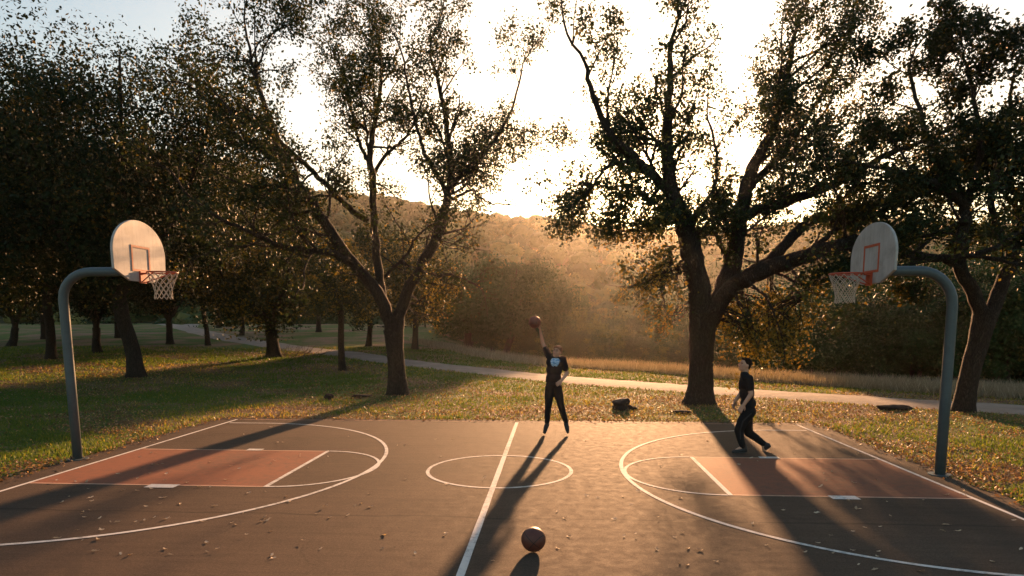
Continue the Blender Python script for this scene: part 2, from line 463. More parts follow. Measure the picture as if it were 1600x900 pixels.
# right half
flat('key_paint', 2.37, BR - .03, 8.72, 11.17, M['key_paint'])
strip('lane_line', line((2.31, 11.19), (BR - .03, 11.19), 20), .045, M['faded_paint'])
strip('lane_line', line((2.31, 8.70), (BR - .03, 8.70), 20), .045, M['faded_paint'])
strip('free_throw_line', line((2.34, 8.68), (2.34, 11.21), 20), .065, M['white_paint'], .0033)
strip('free_throw_arc', arc((2.30, 9.94), 1.20, 1.25, 90, 270, 50), .05, M['white_paint'], .0044)
strip('arc_line', np.concatenate([line((BR - .1, 14.16), (4.75, 14.16), 8)[:-1], arc((4.75, 10.05), 3.68, 4.11, 90, 272, 90)]), .06, M['white_paint'], .0050)
flat('lane_block', 3.60, 3.95, 8.56, 8.74, M['white_paint'], .0056)
flat('lane_block', 3.47, 3.80, 11.15, 11.29, M['white_paint'], .0056)

PATH_PX = [(1900, 668), (1750, 655), (1600, 641), (1400, 629), (1200, 616), (1000, 602), (860, 591), (720, 576), (600, 562), (480, 546.5), (400, 535), (340, 524.5), (305, 516), (280, 510), (255, 506)]
def smooth_poly(P, k=6):
    P = np.asarray(P, float); out = []
    for i in range(len(P) - 1):
        p0, p1, p2, p3 = P[max(i - 1, 0)], P[i], P[i + 1], P[min(i + 2, len(P) - 1)]
        for t in np.linspace(0, 1, k, endpoint=False):
            out.append(.5 * ((2 * p1) + (-p0 + p2) * t + (2 * p0 - 5 * p1 + 4 * p2 - p3) * t * t + (-p0 + 3 * p1 - 3 * p2 + p3) * t ** 3))
    out.append(P[-1]); return np.array(out)
PATHC = smooth_poly([gp(*p)[:2] for p in PATH_PX], 8)
def ribbon(P, w, name, mat, lift):
    tan = np.gradient(P, axis=0); tan /= np.linalg.norm(tan, axis=1)[:, None]; nrm = np.stack([-tan[:, 1], tan[:, 0]], 1)
    rows = []
    for s in np.linspace(-.5, .5, 6):
        e = .10 * RS.uniform(-1, 1, (len(P), 1)) if abs(s) == .5 else 0
        q = P + nrm * (w * s + e); rows.append(np.c_[q, tz(q[:, 0], q[:, 1]) + lift * (1 - 1.2 * (abs(s) == .5))])
    n = len(P); V = np.concatenate(rows); Q = []
    for r in range(5):
        k = np.arange(n - 1) + r * n; Q.append(np.stack([k, k + 1, k + n + 1, k + n], 1))
    return structure_mesh(name, np_mesh(name, V, np.concatenate(Q), smooth=True), mat)
ribbon(PATHC, 2.55, 'path', M['path'], .035)
BR2 = smooth_poly([gp(*p)[:2] for p in [(292, 512), (310, 504), (345, 499), (420, 494)]], 6)
ribbon(BR2, 2.2, 'path', M['path'], .045)
def path_dist(X, Y):
    d = np.full(np.shape(X), 1e9)
    for p in np.concatenate([PATHC, BR2])[::2]: d = np.minimum(d, np.hypot(X - p[0], Y - p[1]))
    return d

# hills: traced crest, lowered below the sun to light the lawn, 266 m away
CREST = [(-900, 190), (-400, 205), (100, 228), (300, 245), (380, 262), (450, 290), (560, 318), (700, 338), (860, 343), (940, 360), (1000, 368), (1120, 368), (1200, 362), (1450, 360), (1700, 350), (2200, 320), (2700, 300)]
_c = np.array([at(x, y + 12, 266) for x, y in CREST])
def hill_z(X, Y):
    top = np.interp(X, _c[:, 0], _c[:, 2])
    t = np.clip((Y - 74) / 192, 0, None)
    up = np.where(t < 1, .15 * t + .85 * sm(0, 1, t), 1 - .25 * np.clip((Y - 266) / 120, 0, 1))
    n = 3.6 * np.sin(X * .034 + 1) * np.sin(Y * .043) + 2.0 * np.sin(X * .08 + Y * .05)
    return -4.6 + (top + 4.6) * up + n * np.clip(t, 0, 1) * (1 - sm(.75, 1, t) * .6)
def make_hills():
    xs = np.arange(-440, 441, 6.0); ys = np.arange(74, 393, 5.0)
    X, Y = np.meshgrid(xs, ys); Z = hill_z(X, Y)
    V = np.stack([X, Y, Z], -1).reshape(-1, 3); nx, ny = len(xs), len(ys)
    i = np.arange(nx - 1)[None, :] + np.arange(ny - 1)[:, None] * nx
    Q = np.stack([i, i + 1, i + nx + 1, i + nx], -1).reshape(-1, 4)
    structure_mesh('hills', np_mesh('hills', V, Q, smooth=True), M['hill'])
    # the wood on the hillside: one mass
    C = []; sz = []; tn = []; fc = []; CV = []; CT = []; Ct = []
    ib = bmesh.new(); bmesh.ops.create_icosphere(ib, subdivisions=2, radius=1); ib.verts.ensure_lookup_table()
    IV = np.array([v.co[:] for v in ib.verts]); IT = np.array([[v.index for v in f.verts] for f in ib.faces]); ib.free()
    n = 0
    while n < 3000:
        Y = 100 + 184 * RS.uniform(0, 1) ** .8; X = RS.uniform(-130, 110) * Y / 150
        x = PX + F * (X * RIGHT[0] + Y * RIGHT[1]) / (X * FWD[0] + Y * FWD[1])
        if x < -60 or x > 1660: continue
        n += 1
        r = RS.uniform(1.5, 3.7); h = r * RS.uniform(.75, 1.1); z0 = float(hill_z(X, Y)) + h * .55
        t0 = RS.uniform(.0, .9); q = RS.uniform(0, 6, 3)
        CV.append(np.array([X, Y, z0]) + IV * (.84 + .10 * np.sin(IV[:, :1] * 4 + q[0]) * np.sin(IV[:, 1:2] * 4 + q[1]) + .08 * np.sin(IV[:, 2:] * 7 + IV[:, :1] * 6 + q[2]) + RS.normal(0, .025, (len(IV), 1))) * np.array([r, r, h]))
        CT.append(IT + (n - 1) * len(IV)); Ct.append(np.clip(t0 + RS.normal(0, .06, len(IT)), 0, 1))
        k = int(210 * (r / 2.5) ** 2)
        d = RS.normal(size=(k, 3)); d /= np.linalg.norm(d, axis=1)[:, None]; d[:, 2] = np.abs(d[:, 2]) * 1.0 - .25
        rr = RS.uniform(.88, 1.05, (k, 1)) * (1 + .16 * np.sin(d[:, :1] * 5 + X) * np.sin(d[:, 1:2] * 5 + Y))
        C.append(np.array([X, Y, z0]) + d * rr * np.array([r, r, h]))
        fc.append(d); sz.append(RS.uniform(.4, .8, k)); tn.append(np.clip(t0 + RS.normal(0, .08, k), 0, 1))
    me = leaf_mesh('far_wood', np.concatenate(C), np.concatenate(sz), np.concatenate(tn), face=np.concatenate(fc))
    V1 = np.empty(len(me.vertices) * 3, np.float32); me.vertices.foreach_get('co', V1); V1 = V1.reshape(-1, 3)
    nq = len(V1) // 4; V2 = np.concatenate(CV); T2 = np.concatenate(CT) + len(V1)
    bpy.data.meshes.remove(me)
    me = np_mesh('far_wood', np.concatenate([V1, V2]), np.arange(nq * 4).reshape(nq, 4), T2, False, np.concatenate([np.concatenate(tn), np.concatenate(Ct)]))
    tag(link('far_wood', me, M['far_leaf']), 'hazy wooded hillside rising behind the park', 'woodland', kind='stuff')
make_hills()

# ---------------------------------------------------------------- trees
def unit(v): return v / (np.linalg.norm(v) + 1e-9)
def rot_about(d, ang, rs):
    d = unit(d); a = unit(np.cross(d, rs.normal(size=3))); return d * math.cos(ang) + a * math.sin(ang)

class Tree:
    def __init__(s, seed, leaf, up=.12, twigs=1.0):
        s.rs = np.random.RandomState(seed); s.leaf = leaf; s.C = []; s.S = []; s.T = []; s.tw = []; s.limbs = []; s.zlo = 0.0; s.up = up; s.twigs = twigs
        s.tint = (.30, .2); s.dens = 1.0
    def leaves(s, P, k, spread, tint=None):
        if k > 0: s.tw.append((P, k, spread, tint or s.tint, s.rs.normal(0, .12)))
    def sample(s, n):
        rs = s.rs; W = np.array([t[1] * (.35 + .65 * float(sm(s.zlo, s.zlo + 1.6, t[0][:, 2].mean()))) for t in s.tw], float); cnt = rs.multinomial(n, W / W.sum())
        for (P, _, spread, (m, sd), sh), k in zip(s.tw, cnt):
            if k == 0: continue
            i = rs.uniform(0, len(P) - 1.001, k); a = i.astype(int); f = (i - a)[:, None]
            s.C.append(P[a] * (1 - f) + P[a + 1] * f + rs.normal(0, spread, (k, 3)))
            s.S.append(s.leaf * rs.uniform(.6, 1.3, k)); s.T.append(np.clip(rs.normal(m + sh, sd, k), 0, 1))
    def grow(s, acc, p, d, L, r, lev, bias=None, tint=None, dens=1.0, k=5):
        rs = s.rs; n = max(3, int(L / .28)); P = [np.array(p, float)]; d = unit(np.asarray(d, float))
        b = s.up if bias is None else bias
        for i in range(n):
            d = unit(d + rs.normal(0, .16, 3) + np.array([0, 0, b])); P.append(P[-1] + d * L / n)
        P = np.array(P); rad = np.linspace(r, max(r * .25, .006), len(P))
        acc.tube(P, rad, k, caps=False)
        if lev > 0:
            m = max(2, int(L * 1.9 * s.twigs))
            for j in range(m):
                t = rs.uniform(.2, 1); i = min(int(t * n), n - 1)
                s.grow(acc, P[i], rot_about(P[i + 1] - P[i], rs.uniform(.5, 1.15), rs), L * rs.uniform(.35, .62) * (1.15 - .4 * t),
                       rad[i] * .6, lev - 1, bias, tint, dens, 4 if lev > 1 else 3)
        if lev <= 1: s.leaves(P[len(P) // 4:], L * 26 * dens * s.dens * (1 if lev == 0 else .6), .135, tint)
    def limb(s, acc, P, r, lev=2, kids=1.6, kl=1.6, bias=None, tint=None, dens=1.0, t0=.25, sides=10):
        """explicit limb: P world polyline, r radii; side branches sprout from it"""
        rs = s.rs
        P = smooth_poly(P, 5); rr = np.interp(np.linspace(0, 1, len(P)), np.linspace(0, 1, len(r)), r)
        P[2:-1] += rs.normal(0, .018, (len(P) - 3, 3))
        acc.tube(P, rr, sides, caps=True, wob=.05)
        seg = np.linalg.norm(np.diff(P, axis=0), axis=1); L = seg.sum(); n = len(P)
        for j in range(int(L * kids)):
            t = rs.uniform(t0, 1); i = min(int(t * (n - 1)), n - 2)
            s.grow(acc, P[i], rot_about(P[i + 1] - P[i], rs.uniform(.55, 1.25), rs), kl * rs.uniform(.45, 1.25), min(rr[i] * .5, .05), lev - 1, bias, tint, dens)
        s.grow(acc, P[-1], P[-1] - P[-2], kl * 1.0, rr[-1] * .9, lev - 1, bias, tint, dens)
        s.limbs.append((P, acc))
        return P, rr
    def spray(s, p, d, L, n, tint, bias=-.10, dens=1.3):
        best = min(((np.linalg.norm(P - p, axis=1).min(), k) for k, (P, _) in enumerate(s.limbs)))[1]
        P, acc = s.limbs[best]; q = P[np.linalg.norm(P - p, axis=1).argmin()]
        for k in range(n):
            e = np.asarray(p) + s.rs.normal(0, .12, 3); m = (q + e) / 2 + [0, 0, .12] + s.rs.normal(0, .06, 3)
            acc.tube(smooth_poly([q, m, e], 4), np.linspace(.028, .014, 9), 4, False)
            s.grow(acc, e, unit(np.asarray(d, float)) + s.rs.normal(0, .35, 3), L * s.rs.uniform(.6, 1.1), .02, 1, bias, tint, dens)
    def crown(s, name, origin, mat, parent, n=60000):
        s.sample(n); C = np.concatenate(s.C); me = leaf_mesh(name, C, np.concatenate(s.S), np.concatenate(s.T), origin, rs=s.rs)
        return link(name, me, mat, parent)

def pxlimb(pts, Y0, dY):
    """limb whose picture track is pts; its depth runs from Y0 by the offsets dY"""
    dY = np.interp(np.linspace(0, 1, len(pts)), np.linspace(0, 1, len(dY)), dY)
    return np.array([at(x, y, Y0 + d) for (x, y), d in zip(pts, dY)])

def trunk_tube(acc, P, r, flare=1.5, rs=RS):
    P = smooth_poly(P, 6); rr = np.interp(np.linspace(0, 1, len(P)), np.linspace(0, 1, len(r)), r)
    z = P[:, 2] - P[0, 2]; rr = rr * (1 + (flare - 1) * np.exp(-z / .28))
    P = np.concatenate([[P[0] - [0, 0, .25]], P]); rr = np.concatenate([[rr[0] * 1.05], rr])
    acc.tube(P, rr, 20, True, .035)

# --- the central oak
def oak_a():
    b = gp(622, 617); Y = b[1]
    root = empty('oak_tree', b, 'forked oak with thin yellowing leaves standing between the left hoop and the jumping player', 'tree')
    todo = []; t = Tree(11, .095, up=.02, twigs=1.5); t.zlo = 4.4; mpp = Y / F
    tr = Acc(); trunk_tube(tr, [b, at(620, 580, Y), at(617, 545, Y), at(615, 515, Y)], [15 * mpp, 13.5 * mpp, 13.5 * mpp, 16 * mpp], 1.35)
    L = [
        ([(613, 522), (596, 466), (550, 410), (516, 361), (481, 307), (447, 263), (430, 215), (408, 150), (392, 90)], [0, -.6, -1.2, -1.6], [.21, .19, .17, .15, .12, .10, .07, .05]),
        ([(620, 525), (630, 470), (662, 410), (687, 361), (699, 312), (704, 270), (700, 215), (690, 150), (672, 80)], [0, .5, 1.2, 1.6], [.20, .18, .17, .15, .12, .10, .07, .04]),
        ([(598, 470), (590, 410), (584, 347), (582, 288), (578, 240), (586, 190), (596, 120), (590, 50)], [.0, .8, 1.5, 2.2], [.15, .13, .12, .11, .09, .06, .04]),
        ([(545, 408), (516, 395), (472, 390), (428, 380), (390, 362), (340, 340), (300, 310)], [-.9, -1.8, -3.0], [.11, .09, .07, .055, .035]),
        ([(575, 345), (545, 325), (511, 290), (475, 255), (430, 215), (380, 180), (330, 160)], [1.4, .4, -.6], [.10, .09, .075, .06, .04]),
        ([(704, 290), (730, 268), (752, 245), (775, 215), (800, 170), (815, 110)], [1.2, 1.6, 2.0], [.09, .075, .06, .045, .03]),
        ([(699, 300), (680, 270), (664, 240), (654, 205), (640, 150), (630, 90)], [1.1, .4, -.3], [.085, .07, .055, .045, .03]),
        ([(582, 280), (600, 245), (622, 225), (640, 205), (655, 170)], [2.0, 1.2, .6], [.07, .055, .045, .03]),
        ([(580, 260), (567, 235), (556, 205), (548, 160), (530, 100)], [2.0, 2.6, 3.0], [.075, .06, .045, .03]),
        ([(665, 426), (690, 430), (711, 430), (735, 440), (750, 449)], [.8, .2, -.6], [.05, .04, .03, .02]),
        ([(603, 432), (618, 415), (633, 400), (650, 372)], [.3, -.4, -1.], [.06, .05, .035]),
        ([(481, 307), (440, 290), (400, 292), (360, 280)], [-1.2, -2.2], [.06, .05, .03]),
        ([(447, 263), (405, 232), (375, 205), (350, 160)], [-1.4, -2.0], [.07, .05, .03]),
    ]
    for pts, dY, r in L:
        a = Acc(); lev = 3 if r[0] > .085 else 2
        big = r[0] > .085
        t.limb(a, pxlimb(pts, Y, dY), r, lev, 2.1 if big else 2.4, 2.3 if big else 1.5, dens=.8, t0=.25 if big else .3)
        todo.append(a)
    # bare crooked twigs against the sky on the right
    a = Acc(); t.limb(a, pxlimb([(705, 312), (736, 298), (750, 308), (765, 317), (799, 320)], Y, [1.2, 1.6]), [.05, .035, .02], 1, 2.2, .6, 0, dens=.10)
    t.limb(a, pxlimb([(722, 262), (760, 255), (790, 262), (810, 272)], Y, [1.5, 1.9]), [.03, .02, .012], 1, 2., .5, 0, dens=.3)
    todo.append(a)
    # yellow sprays low on both sides
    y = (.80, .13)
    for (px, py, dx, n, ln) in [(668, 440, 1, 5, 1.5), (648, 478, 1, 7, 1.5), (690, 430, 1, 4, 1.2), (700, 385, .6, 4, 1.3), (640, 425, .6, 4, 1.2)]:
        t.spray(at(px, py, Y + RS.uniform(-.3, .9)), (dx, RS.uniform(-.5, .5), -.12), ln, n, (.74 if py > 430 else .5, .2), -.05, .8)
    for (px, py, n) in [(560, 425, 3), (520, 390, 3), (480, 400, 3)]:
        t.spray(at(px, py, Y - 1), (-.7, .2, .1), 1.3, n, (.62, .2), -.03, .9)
    link('trunk', tr.mesh('trunk', True, b), M['bark'], root)
    for a in todo: link('limb', a.mesh('limb', True, b), M['bark'], root)
    t.crown('crown', b, M['oak_leaf'], root, 64000)
oak_a()

# --- the big oak right of the sun
def oak_b():
    b = gp(1093, 631); Y = b[1]; mpp = Y / F
    root = empty('oak_tree', b, 'massive spreading oak beside the setting sun with thick limbs reaching right', 'tree')
    todo = []; t = Tree(23, .10, up=.02, twigs=1.5); t.zlo = 3.6
    tr = Acc(); trunk_tube(tr, [b, at(1095, 590, Y), at(1096, 545, Y), at(1098, 510, Y), at(1100, 488, Y)], [19 * mpp, 18 * mpp, 18 * mpp, 20 * mpp, 23 * mpp], 1.45)
    L = [
        ([(1096, 512), (1092, 450), (1080, 395), (1069, 347), (1049, 298), (1044, 254), (1042, 210), (1046, 140), (1050, 60)], [0, .2, .5, .9], [.32, .31, .31, .27, .21, .18, .15, .10, .06]),
        ([(1102, 512), (1122, 470), (1142, 420), (1152, 371), (1159, 322), (1176, 264), (1203, 212), (1225, 140), (1240, 60)], [0, .6, 1.4, 2.2], [.28, .27, .27, .25, .21, .18, .16, .11, .07]),
        ([(1108, 505), (1142, 452), (1181, 427), (1240, 406), (1300, 387), (1350, 376), (1419, 398), (1490, 404), (1560, 385)], [0, -.8, -1.6, -2.4], [.25, .23, .22, .20, .17, .13, .09, .06]),
        ([(1150, 440), (1200, 408), (1235, 372), (1264, 348), (1310, 330), (1361, 320), (1410, 306), (1458, 296), (1520, 280)], [-.6, .4, 1.2], [.15, .15, .14, .13, .11, .09, .07, .05]),
        ([(1157, 345), (1185, 328), (1215, 322), (1264, 303), (1300, 290), (1350, 262), (1400, 235), (1460, 215)], [.9, .2, -.6], [.16, .14, .13, .11, .09, .07, .05]),
        ([(1160, 318), (1172, 290), (1191, 273), (1215, 248), (1242, 215), (1275, 160), (1310, 100)], [1., 1.6, 2.4], [.13, .12, .11, .09, .07, .05]),
        ([(1062, 335), (1048, 305), (1030, 283), (1010, 265), (985, 240), (955, 212), (930, 160), (915, 100)], [.4, -.4, -1.2], [.16, .15, .13, .12, .10, .08, .05]),
        ([(1020, 270), (1003, 255), (986, 251), (960, 256), (942, 266), (925, 290), (908, 308)], [.0, -.6, -1.2], [.09, .07, .055, .04, .02]),
        ([(1080, 345), (1095, 325), (1112, 305), (1130, 308), (1146, 322)], [.9, 1.3, 1.6], [.075, .065, .05, .03]),
        ([(1112, 305), (1120, 270), (1118, 230), (1105, 180)], [1.3, 1.9], [.06, .05, .03]),
        ([(1085, 430), (1060, 420), (1035, 428), (1012, 440)], [.0, -.6], [.045, .035, .02]),
        ([(1230, 408), (1248, 440), (1262, 462)], [-1.2, -1.4], [.035, .025, .015]),
        ([(1240, 406), (1290, 372), (1330, 345), (1390, 338)], [-1.3, .0], [.08, .06, .04]),
    ]
    for pts, dY, r in L:
        a = Acc(); big = r[0] > .12
        t.limb(a, pxlimb(pts, Y, dY), r, 3 if big else 2, 2.1 if big else 2.4, 2.3 if big else 1.5, dens=.8, t0=.25 if big else .3)
        todo.append(a)
    # hanging sprays left of the trunk, lit from behind
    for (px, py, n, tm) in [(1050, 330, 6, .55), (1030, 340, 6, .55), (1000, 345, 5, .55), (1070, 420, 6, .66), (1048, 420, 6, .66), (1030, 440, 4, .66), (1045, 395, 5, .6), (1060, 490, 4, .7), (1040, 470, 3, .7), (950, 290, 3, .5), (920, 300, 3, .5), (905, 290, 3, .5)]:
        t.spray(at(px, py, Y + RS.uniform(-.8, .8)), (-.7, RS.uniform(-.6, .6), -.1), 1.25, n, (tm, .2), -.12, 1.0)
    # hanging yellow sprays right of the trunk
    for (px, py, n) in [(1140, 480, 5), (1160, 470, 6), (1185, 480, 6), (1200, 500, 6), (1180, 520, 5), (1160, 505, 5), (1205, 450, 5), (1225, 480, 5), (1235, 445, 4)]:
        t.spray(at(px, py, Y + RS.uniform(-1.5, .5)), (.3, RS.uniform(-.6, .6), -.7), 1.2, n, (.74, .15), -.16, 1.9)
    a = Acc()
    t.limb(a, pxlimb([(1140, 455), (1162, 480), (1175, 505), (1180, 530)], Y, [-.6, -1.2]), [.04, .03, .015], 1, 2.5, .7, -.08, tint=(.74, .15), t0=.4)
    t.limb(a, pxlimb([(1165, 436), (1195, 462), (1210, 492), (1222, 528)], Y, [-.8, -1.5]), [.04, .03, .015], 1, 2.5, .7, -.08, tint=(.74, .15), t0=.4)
    todo.append(a)
    link('trunk', tr.mesh('trunk', True, b), M['bark'], root)
    for a in todo: link('limb', a.mesh('limb', True, b), M['bark'], root)
    t.crown('crown', b, M['oak_leaf'], root, 84000)
oak_b()

# --- the leaning tree at the right edge
def oak_c():
    b = gp(1505, 643); Y = b[1]; mpp = Y / F
    root = empty('oak_tree', b, 'dark oak leaning to the right just behind the pole of the right hoop', 'tree')
    todo = []; t = Tree(31, .105, up=.02, twigs=1.25)
    tr = Acc(); trunk_tube(tr, [b, at(1514, 590, Y), at(1530, 530, Y), at(1541, 484, Y)], [14 * mpp, 13 * mpp, 14 * mpp, 17 * mpp], 1.25)
    L = [
        ([(1538, 500), (1522, 458), (1500, 419), (1503, 375), (1509, 329), (1490, 305), (1464, 290), (1420, 272), (1370, 262)], [0, -.5, -1.], [.18, .16, .14, .12, .10, .07, .05]),
        ([(1545, 500), (1560, 458), (1580, 410), (1596, 350), (1610, 300), (1640, 220)], [0, .4, 1.], [.19, .17, .15, .12, .08]),
        ([(1506, 350), (1515, 300), (1530, 240), (1525, 170), (1510, 100)], [-.6, .2], [.09, .08, .06, .04]),
        ([(1585, 400), (1556, 350), (1550, 290), (1570, 220), (1580, 140)], [.4, -.6], [.09, .08, .06, .04]),
        ([(1500, 419), (1470, 405), (1430, 412), (1390, 425)], [-.5, -1.], [.07, .05, .03]),
        ([(1595, 380), (1640, 340), (1700, 300)], [.4, -.6], [.09, .07, .04]),
        ([(1509, 310), (1470, 250), (1440, 190), (1420, 110)], [-.6, .6], [.08, .06, .04]),
    ]
    for pts, dY, r in L:
        a = Acc()
        t.limb(a, pxlimb(pts, Y, dY), r, 3, 1.8, 1.7, dens=.55, t0=.3)
        todo.append(a)
    link('trunk', tr.mesh('trunk', True, b), M['bark'], root)
    for a in todo: link('limb', a.mesh('limb', True, b), M['bark'], root)
    t.crown('crown', b, M['dark_leaf'], root, 42000)
oak_c()

# --- generic park trees and thicket trees
def generic(name, base, H, CR, tr_r, fork, nl, leaf, nleaf, seed, label, cat, group, lm, bark, lean=(0, 0), low=0., tint=(.4, .2), clumps=90, cz=None, face=True):
    """low: bottom of the crown (m above ground)"""
    root = empty(name, base, label, cat, group)
    rs = np.random.RandomState(seed); acc = Acc()
    o = np.zeros(3); top = np.array([lean[0], lean[1], fork])
    trunk_tube(acc, [o, o + top * .4 + rs.normal(0, .03, 3) * [1, 1, 0], o + top * .75, top], [tr_r, tr_r * .9, tr_r * .85, tr_r * .9], 1.35)
    zc = (H + low) / 2; cc = np.array([lean[0] * 1.6, lean[1] * 1.6, zc]); hh = (H - low) / 2
    ends = []
    for k in range(nl):
        a = 2 * math.pi * (k + rs.uniform(-.3, .3)) / nl; e = rs.uniform(.45, .8)
        tip = cc + np.array([math.cos(a) * CR * e, math.sin(a) * CR * e, hh * rs.uniform(-.1, .75)])
        m1 = top * .5 + tip * .5 + rs.normal(0, .12 * CR, 3) * [1, 1, .4]; m0 = top * .8 + m1 * .2 + [0, 0, .1 * hh]
        P = smooth_poly([top * .97, m0, m1, tip], 4); rr = np.linspace(tr_r * .62, tr_r * .12, len(P))
        acc.tube(P, rr, 7, True); ends.append(P)
        for j in range(5):
            i = rs.randint(3, len(P) - 1); d = rot_about(P[i + 1] - P[i], rs.uniform(.5, 1.1), rs)
            Lb = CR * rs.uniform(.25, .5); Q = [P[i]]
            for q in range(5): d = unit(d + rs.normal(0, .2, 3) + [0, 0, .08]); Q.append(Q[-1] + d * Lb / 5)
            acc.tube(np.array(Q), np.linspace(rr[i] * .55, .01, 6), 5, False); ends.append(np.array(Q))
    d = rs.normal(size=(clumps, 3)); d /= np.linalg.norm(d, axis=1)[:, None]
    rad = rs.uniform(.25, 1.0, (clumps, 1)) ** .45 * rs.uniform(.8, 1.12, (clumps, 1))
    K = cc + d * rad * np.array([CR, CR, hh])
    k2 = clumps // 3
    E = np.array([ends[rs.randint(len(ends))][rs.randint(-3, 0)] for _ in range(k2)]); K[:k2] = E + rs.normal(0, .15 * CR, (k2, 3)) * .5
    cs = rs.uniform(.08, .18, clumps) * CR
    idx = rs.randint(0, clumps, nleaf)
    C = K[idx] + np.clip(rs.normal(size=(nleaf, 3)), -1.35, 1.35) * cs[idx][:, None] * np.array([1, 1, .75])
    C = C[C[:, 2] > max(.08, low * .6)]; idx = idx[:len(C)]
    ctint = rs.normal(tint[0], .2, clumps)
    T = np.clip(ctint[idx] + rs.normal(0, tint[1], len(C)), 0, 1)
    link('trunk', acc.mesh('trunk'), M[bark], root)
    fo = C - K[idx]; fo /= np.linalg.norm(fo, axis=1)[:, None] + 1e-6
    fb = (C - cc) / np.array([CR, CR, hh]); fo = fo * .9 + fb * .7 + np.array([0, 0, .25])
    link('crown', leaf_mesh('crown', C, leaf * rs.uniform(.6, 1.3, len(C)), T, rs=rs, face=fo if face else None), M[lm], root)
    return root

def copy_tree(root, loc, rz, sc, label, group=None):
    r = root.copy(); COL.objects.link(r); r.location = tuple(loc); r.rotation_euler = (0, 0, rz); r.scale = (sc[0], sc[0], sc[1])
    r['label'] = label
    if group: r['group'] = group
    for ch in root.children:
        c = ch.copy(); COL.objects.link(c); c.parent = r
    return r

PG = 'park trees on the left lawn'
def park(px, py, H, CR, wpx, fork, nl, nleaf, seed, label, lean=(0, 0), low=2.2, leaf=.16, clumps=110, tint=(.26, .16), lm='dark_leaf', bark='bark', Y=None):
    b = gp(px, py)
    if Y:                              # stands further back, in the added dip, so sunlight passes over
        d = ray(px, py); b = np.array([d[0] / d[1] * Y, Y, float(tz(d[0] / d[1] * Y, Y))])
    return generic('park_tree', b, H, CR, wpx * .5 * b[1] / F, fork, nl, leaf, nleaf, seed, label, 'tree', PG, lm, bark, lean, low, tint, clumps)
park(213, 589, 12.5, 6.2, 25, 2.9, 7, 85000, 101, 'thick dark tree with dense crown directly behind the left backboard', (-.5, 0), 3.0, .14, 330)
park(80, 561, 12.5, 6.0, 15, 3.6, 6, 60000, 102, 'dark straight trunk just left of the left hoop pole', (.0, 0), 3.2, .16, 260)
park(152, 551, 9.0, 4.5, 13, 1.5, 6, 30000, 103, 'low forking tree seen between the left hoop pole and the thick dark trunk', (.05, 0), 2.4, .19, 120)
park(186, 528, 11, 5.5, 11, 3.0, 6, 26000, 104, 'slim dark trunk half hidden behind the thick tree under the left backboard', (0, 0), 3.2, .24, 110)
park(266, 538, 7.5, 3.6, 11, 1.5, 6, 16000, 105, 'slender tree dividing into several upright stems below the left net', (0, 0), 2.6, .18, 80, (.4, .2))
park(325, 540, 7.5, 3.4, 8, 3.0, 5, 15000, 106, 'thin curved trunk in front of the far bend of the path', (-.25, 0), 3.0, .17, 80, (.4, .2))
park(428, 558, 8.2, 4.6, 21, 1.5, 6, 34000, 107, 'short stout tree forking low with a round olive crown beside the path', (-.1, 0), 1.5, .16, 150, (.44, .2), 'oak_leaf')
park(535, 579, 5.4, 2.0, 11, 2.7, 6, 13000, 108, 'young straight trunk tree standing alone left of the central oak', (0, 0), 1.9, .12, 70, (.45, .22), 'oak_leaf')
park(18, 541, 10, 4.8, 12, 1.3, 5, 26000, 109, 'leaning twin stemmed tree at the far left edge of the lawn', (.4, 0), 2.4, .22, 110)
park(-40, 585, 13, 6.5, 24, 3.4, 6, 60000, 110, 'broad dark tree reaching in from beyond the left edge', (.2, 0), 3.0, .15, 280)
park(342, 512, 9, 4.2, 7, 2.6, 5, 14000, 111, 'small distant trunk beyond the upper bend of the path', (0, 0), 2.8, .26, 70, (.45, .2))
park(378, 524, 8, 4, 7, 2.2, 5, 12000, 112, 'crooked distant trunk between path and round olive tree', (.2, 0), 2.4, .24, 70, (.45, .2), 'oak_leaf')
park(498, 519, 9, 4.5, 8, 2.4, 5, 14000, 113, 'far tree behind the path left of the young straight tree', (0, 0), 1.8, .26, 70, (.5, .2), 'oak_leaf')
park(576, 541, 8, 4.4, 9, 2.0, 5, 18000, 114, 'far tree across the path seen just left of the central oak trunk', (.2, 0), 1.7, .22, 90, (.5, .2), 'oak_leaf')
park(648, 546, 6.4, 3.6, 10, 2.0, 5, 18000, 115, 'tree across the path seen just right of the central oak trunk', (.1, 0), 1.6, .2, 90, (.5, .2), 'oak_leaf')
park(732, 561, 7.4, 4.4, 12, 1.8, 6, 30000, 116, 'dark bushy tree across the path midway to the leaning thicket tree', (0, 0), 1.2, .23, 90, (.12, .1), 'bush_leaf', Y=57)
park(790, 563, 8.2, 4.9, 11, 2.0, 5, 60000, 117, 'rounded green tree with dark leaning stem behind the raised basketball', (.6, 0), 1.3, .20, 170, (.15, .12), 'bush_leaf', Y=56)
park(70, 470 + 60, 14, 7, 10, 4, 6, 24000, 118, 'tall dark tree at the back of the left lawn', (0, 0), 2.5, .3, 110)

